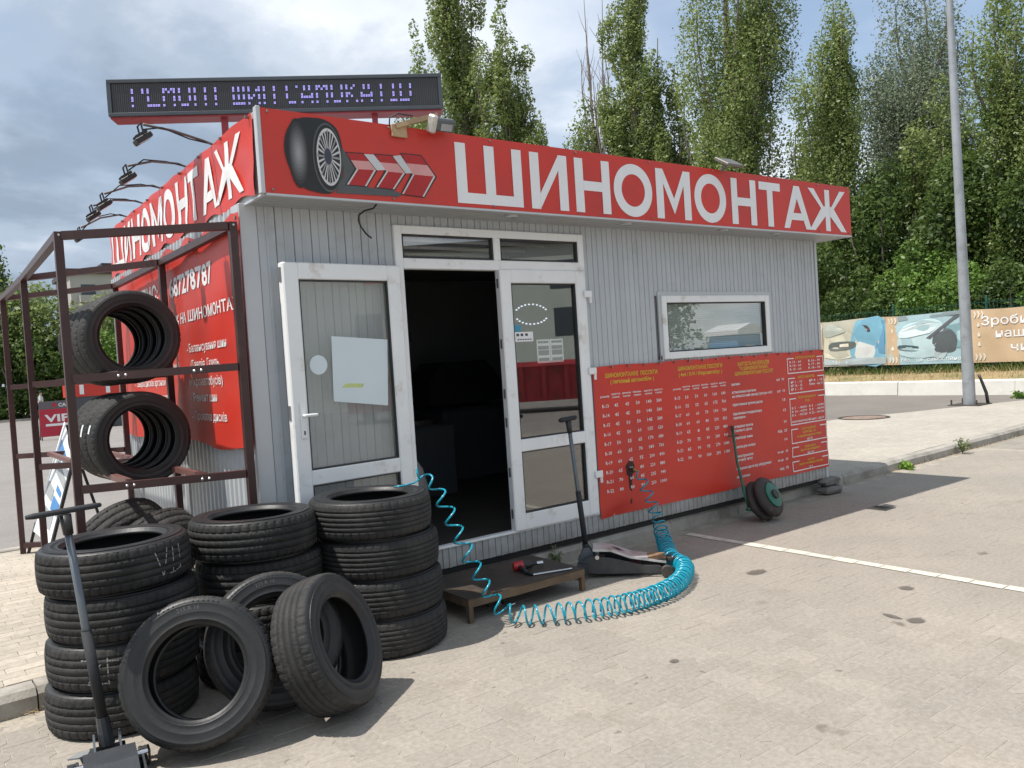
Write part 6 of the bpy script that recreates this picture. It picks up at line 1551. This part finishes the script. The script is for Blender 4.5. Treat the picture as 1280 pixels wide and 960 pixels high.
# bare tree
bt = thing('bare_tree','leafless dead tree with upright grey brown branches','tree',(33,29.9,0.5))
b = MB(); rr = random.Random(21)
b.tube([(0,0,0),(0.05,0,5),(0.1,0,10.0)],[0.30,0.24,0.17],8); b.build('trunk', m_bare, bt, smooth=True, world=False)
b = MB()
for k in range(13):
    a = rr.uniform(0,6.28); z0 = rr.uniform(7,13); L_ = rr.uniform(6,12); sp2 = rr.uniform(0.3,1.15)
    p = [Vector((0.1,0,min(z0,10)))]
    for j in range(1,6): u = j/5; p.append(Vector((0.1+sp2*math.cos(a)*u**0.6+rr.gauss(0,0.08),sp2*math.sin(a)*u**0.6+rr.gauss(0,0.08),min(z0,10)+L_*u)))
    b.tube(p,[0.085*(1-j/5.2)+0.012 for j in range(6)],5)
    for q in range(7):
        i = rr.randrange(1,5); s = p[i].lerp(p[i+1],rr.random()); e = s+Vector((rr.gauss(0,0.4),rr.gauss(0,0.4),rr.uniform(0.8,2.0))); b.tube([s,(s+e)/2+Vector((rr.gauss(0,0.08),0,0)),e],[0.022,0.016,0.008],4)
b.build('branch', m_bare, bt, world=False)
def bush(name, label, x, y, z, w, d, h, seed, m, n=6000, leaf=0.16, group=None, cat='bush', trunk=True, k=16):
    t = thing(name, label, cat, (x,y,z), group=group); rr = random.Random(seed); cs = []; sz = []
    if trunk:
        st = MB()
        for q in range(4): a = rr.uniform(0,6.28); st.tube([(0,0,-0.1),(0.15*w*math.cos(a),0.15*d*math.sin(a),h*0.35),(0.3*w*math.cos(a),0.3*d*math.sin(a),h*0.75)],[0.035*h*0.4+0.02,0.03*h*0.3+0.015,0.012],5)
        st.build('stem' if h < 6 else 'trunk', m_bark, t, world=False)
    for q in range(k):
        a = rr.uniform(0,6.28); r_ = math.sqrt(rr.random()); f = rr.random()**0.8; s = rr.uniform(0.16,0.28)
        sh = math.sqrt(max(0.08,1-max(0,(f-0.45)/0.6)**2))
        cs.append((w*0.42*r_*math.cos(a)*sh,d*0.42*r_*math.sin(a)*sh,h*(0.12+0.76*f))); sz.append((w*s,d*s,h*s*0.8))
    V, Q = leaf_cloud(cs, sz, int(n*1.5), leaf*0.8, seed); V[:,2] = np.maximum(V[:,2], 0.02)
    me = raw_mesh('crown', V, Q, m); part_mesh('crown', me, t, Matrix()); return t
bush('bush','bushy young tree at the foot of the bare tree',33,30.7,0.5,3.4,3.4,15.6,31,m_lf2,12000,0.22,k=30,cat='tree')
bush('bush','round green treetop right of the slender poplar, just above the sign',32,34.2,0.5,2.4,2.4,15.6,32,m_lf2,8000,0.22,k=26,cat='tree')
GB = 'shrubs and young trees behind the fence'
spec = [(26.2,11.6,3.0,3.2,4.6,m_lf4,'dark shrub right behind the fence beside the kiosk edge'),(26.4,9.9,2.6,3.0,3.4,m_lf4,'dark glossy shrub above the person banner'),(26.8,8.4,2.8,2.6,4.2,m_lf5,'bright leafy young tree above the middle fence post'),(26.6,7.0,2.6,2.8,3.4,m_lf5,'bright shrub left of the lamp post over the fence'),(26.3,5.4,2.4,2.6,3.2,m_lf4,'rounded shrub right of the lamp post over the fence'),(26.2,3.7,2.4,2.6,3.0,m_lf5,'low shrub at the right frame edge behind the fence'),(28.4,10.5,4.0,4.0,7.5,m_lf4,'tall dark thicket tree behind the shrubs, left part'),(28.8,7.6,4.0,3.6,7.0,m_lf4,'tall dark thicket tree behind the shrubs, middle part'),(28.6,5.0,4.0,3.4,6.5,m_lf4,'tall dark thicket tree behind the shrubs, right part'),(30.8,13.4,4.5,4.0,8.0,m_lf4,'dark thicket tree close to the kiosk wall edge'),(34,9.0,6,6,9.0,m_lf4,'farther dark tree deep in the thicket'),(34,5.2,6,6,8.5,m_lf4,'farther dark tree deep in the thicket by the frame edge')]
for i, (x, y, w, d, h, m, lab) in enumerate(spec): bush('shrub' if h < 6 else 'young_tree', lab, x, y, 0.45, w, d, h, 40+i, m, 7000 if h < 6 else 9000, 0.13 if h < 6 else 0.18, GB, 'shrub' if h < 6 else 'tree', k=22)

# ================================================================== BACKGROUND, left side
GL2 = 'trees and bushes beyond the parking lot'
specl = [(3.2,58,7,6,12.5,m_lf4,'dark tree at the left frame edge beyond the lot',9000),(7.5,56,7,6,9.2,m_lf,'tree with a light top beyond the lot, left of the flats',9000),(5.8,54,6,5,6.0,m_lf4,'dense bush beyond the lot behind the rack posts, left',8000),(9.8,54,7,5,5.4,m_lf5,'bright bush beyond the lot behind the rack posts, right',8000),(0.4,54,6,5,6.5,m_lf4,'dense bush at the left frame edge beyond the lot',7000),(13.8,56,6,5,7.6,m_lf4,'bush seen through the tyre holes beyond the lot',6000),(17.8,58,6,5,8.5,m_lf,'bush behind the side wall end beyond the lot',6000),(-5,56,8,5,8,m_lf4,'bush beyond the left edge of the frame',4000),(15.6,80,5,5,10.5,m_lf,'green treetop in front of the distant flats',5000)]
for i, (x, y, w, d, h, m, lab, n) in enumerate(specl): bush('bush' if h < 9 else 'broad_tree', lab, x, y, 0.05, w, d, h, 70+i, m, n, 0.30, GL2, 'bush' if h < 9 else 'tree', k=30)
# distant flats
m_flat = mat('flat_wall',(0.42,0.41,0.39),0.85,var=0.08,vscale=0.4,coord='World'); m_froof = mat('flat_roof',(0.06,0.06,0.065),0.7); m_win = mat('far_window',(0.07,0.085,0.10),0.15)
fb = thing('apartment_block','distant pale grey apartment block with a dark roof line behind the rack','building',(19.5,112,0))
ox, oy = 17.6, 112.0
b = MB(); b.box((ox,oy,0),(ox+26,oy+12,16.6)); b.build('wall', m_flat, fb)
b = MB(); b.box((ox-0.4,oy-0.4,16.6),(ox+26.4,oy+12.4,17.2)); b.build('roof', m_froof, fb)
b = MB(); b.box((ox+4.2,oy+2,17.2),(ox+6.4,oy+5,18.3)); b.build('roof_hut', m_froof, fb)
for fl_ in range(5):
    for k in range(7):
        x0 = ox+1.2+k*3.6; z0 = 1.6+fl_*3.0
        b = MB(); b.box((x0,oy-0.05,z0),(x0+1.7,oy+0.05,z0+1.6)); w_ = b.build('window', m_win, fb)
        if k % 2 == 0: b = MB(); b.box((x0-0.3,oy-1.0,z0-0.75),(x0+2.0,oy-0.05,z0+0.15)); b.build('balcony', m_flat, fb)
# red stall, advert stand, person, A-frame
rsl = thing('red_stall','small red market stall far across the lot seen under the upper tyres','stall',(6.6,33,0))
b = MB(); b.box((5.4,33,1.35),(8.2,35,1.95)); b.build('red_board', m_red, rsl)
b = MB(); b.box((5.45,33.05,0.0),(8.15,34.9,1.34)); b.build('wall', m_case, rsl)
b = MB()
for x in (5.75,6.75,7.6): b.box((x,32.97,1.45),(x+0.16,32.995,1.85))
b.build('white_mark', m_let, rsl)
vs_ = thing('advert_stand','red advert board with VIP lettering standing on the parking lot','sign',(3.85,26.6,0))
m_adred = mat('advert_red',(0.45,0.02,0.045),0.45); m_adgrey = mat('advert_grey',(0.13,0.11,0.12),0.5)
b = MB(); b.box((3.52,26.6,0.12),(4.55,26.64,1.05)); b.build('red_panel', m_adred, vs_); b = MB(); b.box((3.52,26.6,1.052),(4.55,26.64,1.32)); b.build('grey_panel', m_adgrey, vs_)
b = MB(); put_text(b,'VIP',3.66,0.62,0.25,26.597,width=0.78,bold=0.03); put_text(b,'CAR',4.10,1.12,0.12,26.597,width=0.34,bold=0.02); b.box((3.68,26.594,0.47),(4.35,26.598,0.55)); b.build('lettering', m_let, vs_)
b = MB(); b.lathe([(0.07,0.0),(0.07,0.004),(0.0,0.004)],16,Matrix.Translation((3.98,26.599,1.18)) @ Matrix.Rotation(math.pi/2,4,'X'),False); b.build('round_mark', m_adred, vs_)
for x in (3.55,4.48): b = MB(); b.bar((x,26.66,0.0),(x,26.66,1.3),0.04); b.bar((x,26.68,1.25),(x,27.15,0.0),0.035); b.build('leg', m_arm, vs_)
m_board = mat('board_white',(0.74,0.76,0.78),0.4,var=0.04); m_bblue = mat('board_blue',(0.06,0.22,0.50),0.4); m_bgrey = mat('board_print_grey',(0.33,0.35,0.36),0.5); m_blk2 = mat('frame_black',(0.03,0.03,0.03),0.4,0.3)
sbd = thing('sandwich_board','white A-frame board with blue print on black legs behind the rack','sign',(0.95,3.6,0.12))
# board leans back; its face is turned well away to the left
A0, A1, A2, A3 = Vector((0.865,3.95,0.322)), Vector((0.917,3.20,0.288)), Vector((1.155,3.30,1.018)), Vector((1.199,3.95,1.335))
def sbq(name, u0, u1, v0, v1, m, d):
    b = MB(); f = lambda u, v: (A0.lerp(A1,u)).lerp(A3.lerp(A2,u),v); nn_ = (A1-A0).cross(A3-A0).normalized()
    if nn_.x > 0: nn_ = -nn_
    vs = [f(u0,v0),f(u1,v0),f(u1,v1),f(u0,v1)]; vs = [p+nn_*d for p in vs]+[p-nn_*0.008*(d == 0) + nn_*(d-0.001)*(d != 0) for p in [f(u0,v0),f(u1,v0),f(u1,v1),f(u0,v1)]]
    b.add(vs,[(0,1,2,3),(4,7,6,5),(0,4,5,1),(1,5,6,2),(2,6,7,3),(3,7,4,0)]); return b.build(name, m, sbd)
sbq('board',0,1,0,1,m_board,0.0)
sbq('blue_print',0.55,0.95,0.30,0.44,m_bblue,0.003); sbq('blue_print',0.15,0.75,0.78,0.88,m_bblue,0.003); sbq('grey_print',0.2,0.8,0.12,0.28,m_bgrey,0.003); sbq('grey_print',0.2,0.95,0.62,0.72,m_bgrey,0.003); sbq('grey_print',0.1,0.5,0.36,0.48,m_bgrey,0.003); sbq('blue_print',0.6,0.9,0.50,0.56,m_bblue,0.003)
for p, q in (((0.875,3.185,0.12),(1.175,3.285,1.05)),((0.815,3.95,0.12),(0.90,3.965,0.40)),((1.50,3.95,0.12),(1.22,3.96,1.30))):
    b = MB(); b.bar(p,q,0.025); b.build('leg', m_blk2, sbd)
# person far off on the lot
pe = thing('person','person in a white top and dark trousers walking across the far lot','person',(5.9,47,0))
m_skin = mat('skin',(0.42,0.27,0.20),0.6,var=0.05); m_shirt = mat('white_shirt',(0.66,0.64,0.64),0.8,var=0.08); m_trou = mat('dark_trousers',(0.025,0.025,0.03),0.85)
def skin_obj(name, verts, edges, radii, m, parent):
    me = bpy.data.meshes.new(name); me.from_pydata(verts, edges, []); me.materials.append(m)
    o = bpy.data.objects.new(name, me); COL.objects.link(o); o.parent = parent
    o.modifiers.new('skin','SKIN'); lay = me.skin_vertices[0].data if me.skin_vertices else None
    if lay is None: me.attributes.new; lay = me.skin_vertices.new().data if hasattr(me.skin_vertices,'new') else None
    for i, r_ in enumerate(radii): lay[i].radius = (r_, r_); lay[i].use_root = (i == 0)
    s_ = o.modifiers.new('smooth','SUBSURF'); s_.levels = 2; s_.render_levels = 2
    return o
try:
    V_ = [(0,0,0.93),(0,0,1.15),(0,0,1.38),(0,-0.01,1.47),(0,-0.03,1.55),(0,-0.03,1.66),(0.17,0,1.40),(0.22,0.05,1.14),(0.21,-0.06,0.92),(0.21,-0.09,0.82),(-0.17,0,1.40),(-0.22,-0.04,1.14),(-0.20,-0.14,0.95),(-0.19,-0.18,0.86),(0.09,0,0.88),(0.10,-0.14,0.50),(0.10,-0.10,0.10),(0.10,-0.22,0.04),(-0.09,0,0.88),(-0.10,0.08,0.50),(-0.10,0.26,0.14),(-0.10,0.18,0.05)]
    E_ = [(0,1),(1,2),(2,3),(3,4),(4,5),(2,6),(6,7),(7,8),(8,9),(2,10),(10,11),(11,12),(12,13),(0,14),(14,15),(15,16),(16,17),(0,18),(18,19),(19,20),(20,21)]
    R2 = [0.13,0.13,0.13,0.055,0.075,0.08,0.055,0.045,0.035,0.035,0.055,0.045,0.035,0.035,0.085,0.06,0.04,0.04,0.085,0.06,0.04,0.04]
    skin_obj('body', V_, E_, R2, m_skin, pe)
    skin_obj('shirt', [V_[i] for i in (0,1,2,6,7,10,11)], [(0,1),(1,2),(2,3),(3,4),(2,5),(5,6)], [0.15,0.15,0.15,0.075,0.06,0.075,0.06], m_shirt, pe)
    skin_obj('trousers', [V_[i] for i in (0,14,15,16,18,19,20)], [(0,1),(1,2),(2,3),(0,4),(4,5),(5,6)], [0.145,0.10,0.08,0.06,0.10,0.08,0.06], m_trou, pe)
    b = MB(); b.lathe([(0.0,0.0),(0.088,0.02),(0.095,0.07),(0.07,0.12),(0.0,0.135)],12,Matrix.Translation((0,-0.015,1.62)),False); b.build('hair', m_trou, pe, smooth=True, world=False)
except Exception as ex:
    print('person', ex)
pe.rotation_euler = (0,0,R_(70))

# ================================================================== inside the kiosk
tcg = thing('tyre_changer','dark tyre changing machine standing in the shade of the workshop','machine',(4.2,2.4,0.315))
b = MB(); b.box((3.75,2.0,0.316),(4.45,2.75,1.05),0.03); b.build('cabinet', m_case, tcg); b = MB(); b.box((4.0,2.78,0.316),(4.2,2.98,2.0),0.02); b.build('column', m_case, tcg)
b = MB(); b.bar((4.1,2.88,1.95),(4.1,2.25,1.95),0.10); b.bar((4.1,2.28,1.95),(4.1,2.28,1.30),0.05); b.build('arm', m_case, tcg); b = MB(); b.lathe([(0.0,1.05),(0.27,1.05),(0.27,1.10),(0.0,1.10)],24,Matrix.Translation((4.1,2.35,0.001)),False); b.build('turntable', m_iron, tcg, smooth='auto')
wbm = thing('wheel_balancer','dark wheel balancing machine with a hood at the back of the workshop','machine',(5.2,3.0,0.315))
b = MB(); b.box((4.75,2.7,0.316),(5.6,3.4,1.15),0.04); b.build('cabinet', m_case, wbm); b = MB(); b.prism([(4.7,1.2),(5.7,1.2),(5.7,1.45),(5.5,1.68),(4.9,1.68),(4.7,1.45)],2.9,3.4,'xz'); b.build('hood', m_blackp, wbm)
bg = thing('plastic_sack','pale sack slumped on the workshop floor inside the doorway','sack',(3.35,1.15,0.315))
b = MB(); rr = random.Random(4); n = 16
prof = [(0.16,0.0),(0.21,0.10),(0.20,0.30),(0.17,0.45),(0.11,0.56),(0.05,0.60)]
vs = []
for r_, z in prof:
    for k in range(n): a = 2*math.pi*k/n; q = r_*(1+0.12*math.sin(3*a+z*9)+rr.uniform(-.05,.05)); vs.append((3.35+q*math.cos(a),1.15+q*0.8*math.sin(a),0.316+z))
b.add(vs,[(i*n+k,i*n+(k+1) % n,(i+1)*n+(k+1) % n,(i+1)*n+k) for i in range(len(prof)-1) for k in range(n)]); b.build('bag', mat('sack_white',(0.40,0.41,0.42),0.6,var=0.15), bg, smooth=True)

# ================================================================== across the yard: what the glass mirrors
m_skip = mat('skip_red',(0.55,0.06,0.075),0.5,var=0.15,vscale=1.5,dirt=(0.25,0.06,0.05),dscale=2,coord='World')
ROTY = Matrix.Translation((15.4,-14.8,0)) @ Matrix.Rotation(R_(38),4,'Z') @ Matrix.Translation((-15.25,14.6,0))
sk = thing('red_skip','red ribbed steel skip across the yard, mirrored in the closed door','skip',(15.5,-15,0))
b = MB(); b.prism([(-15.0,0.35),(-14.6,1.45),(-17.0,1.45),(-16.6,0.35)],12.6,17.9,'yz'); b.build('hull', m_skip, sk)
b = MB(); b.box((12.5,-14.62,1.452),(18.0,-14.48,1.60)); b.build('rim', m_skip, sk)
for k in range(8): b = MB(); x = 12.8+k*0.7; b.prism([(-14.98,0.36),(-14.86,0.36),(-14.47,1.44),(-14.595,1.44)],x,x+0.14,'yz'); b.build('rib', m_skip, sk)
for x in (13.0,17.0): b = MB(); b.box((x,-16.3,0.0),(x+0.4,-15.1,0.345)); b.build('skid', m_iron, sk)
m_yb = mat('yard_wall',(0.55,0.60,0.55),0.85,var=0.08,vscale=0.6,coord='World')
yb_ = thing('yard_building','grey green workshop building across the yard, mirrored in the door glass','building',(16,-24,0))
b = MB(); b.box((2,-32,0),(18,-24,6.5)); b.build('wall', m_yb, yb_); b = MB(); b.box((1.8,-32.2,6.5),(18.2,-23.8,6.8)); b.build('roof', m_froof, yb_)
for x, z in ((16.3,4.6),(16.4,2.6),(12.5,2.8),(8.5,2.8),(4.4,3.0)): b = MB(); b.box((x,-24.04,z),(x+1.1,-23.99,z+1.2)); b.build('window', m_win, yb_)
for t_ in (sk, yb_):
    for ch in t_.children: ch.data.transform(wmat(t_)); ch.data.transform(ROTY); ch.data.transform(wmat(t_).inverted())
bush('broad_tree','leafy tree across the yard, mirrored dark in the left half of the window',29.0,-23.5,0.0,8,8,8.0,99,m_lf4,9000,0.3,None,'tree',k=30)
pt = thing('portable_toilet','blue portable toilet with a white roof across the yard, mirrored in the window','cabin',(22.6,-12.6,0))
b = MB(); b.box((21.95,-13.2,0.05),(23.2,-12.0,2.05),0.03); b.build('cabin', mat('cabin_blue',(0.10,0.30,0.55),0.45,var=0.06), pt)
b = MB(); b.prism([(21.85,2.055),(23.3,2.055),(23.3,2.2),(22.58,2.42),(21.85,2.2)],-13.3,-11.9,'xz'); b.build('roof', m_let, pt); b = MB(); b.box((22.3,-11.99,0.9),(22.8,-11.975,1.7)); b.build('notice', m_stk, pt)
b = MB(); b.box((20.9,-13.0,0.02),(21.6,-12.2,1.35),0.02); tag(b.build('wooden_crate', m_wood), 'tan wooden crate beside the portable toilet across the yard', 'crate')
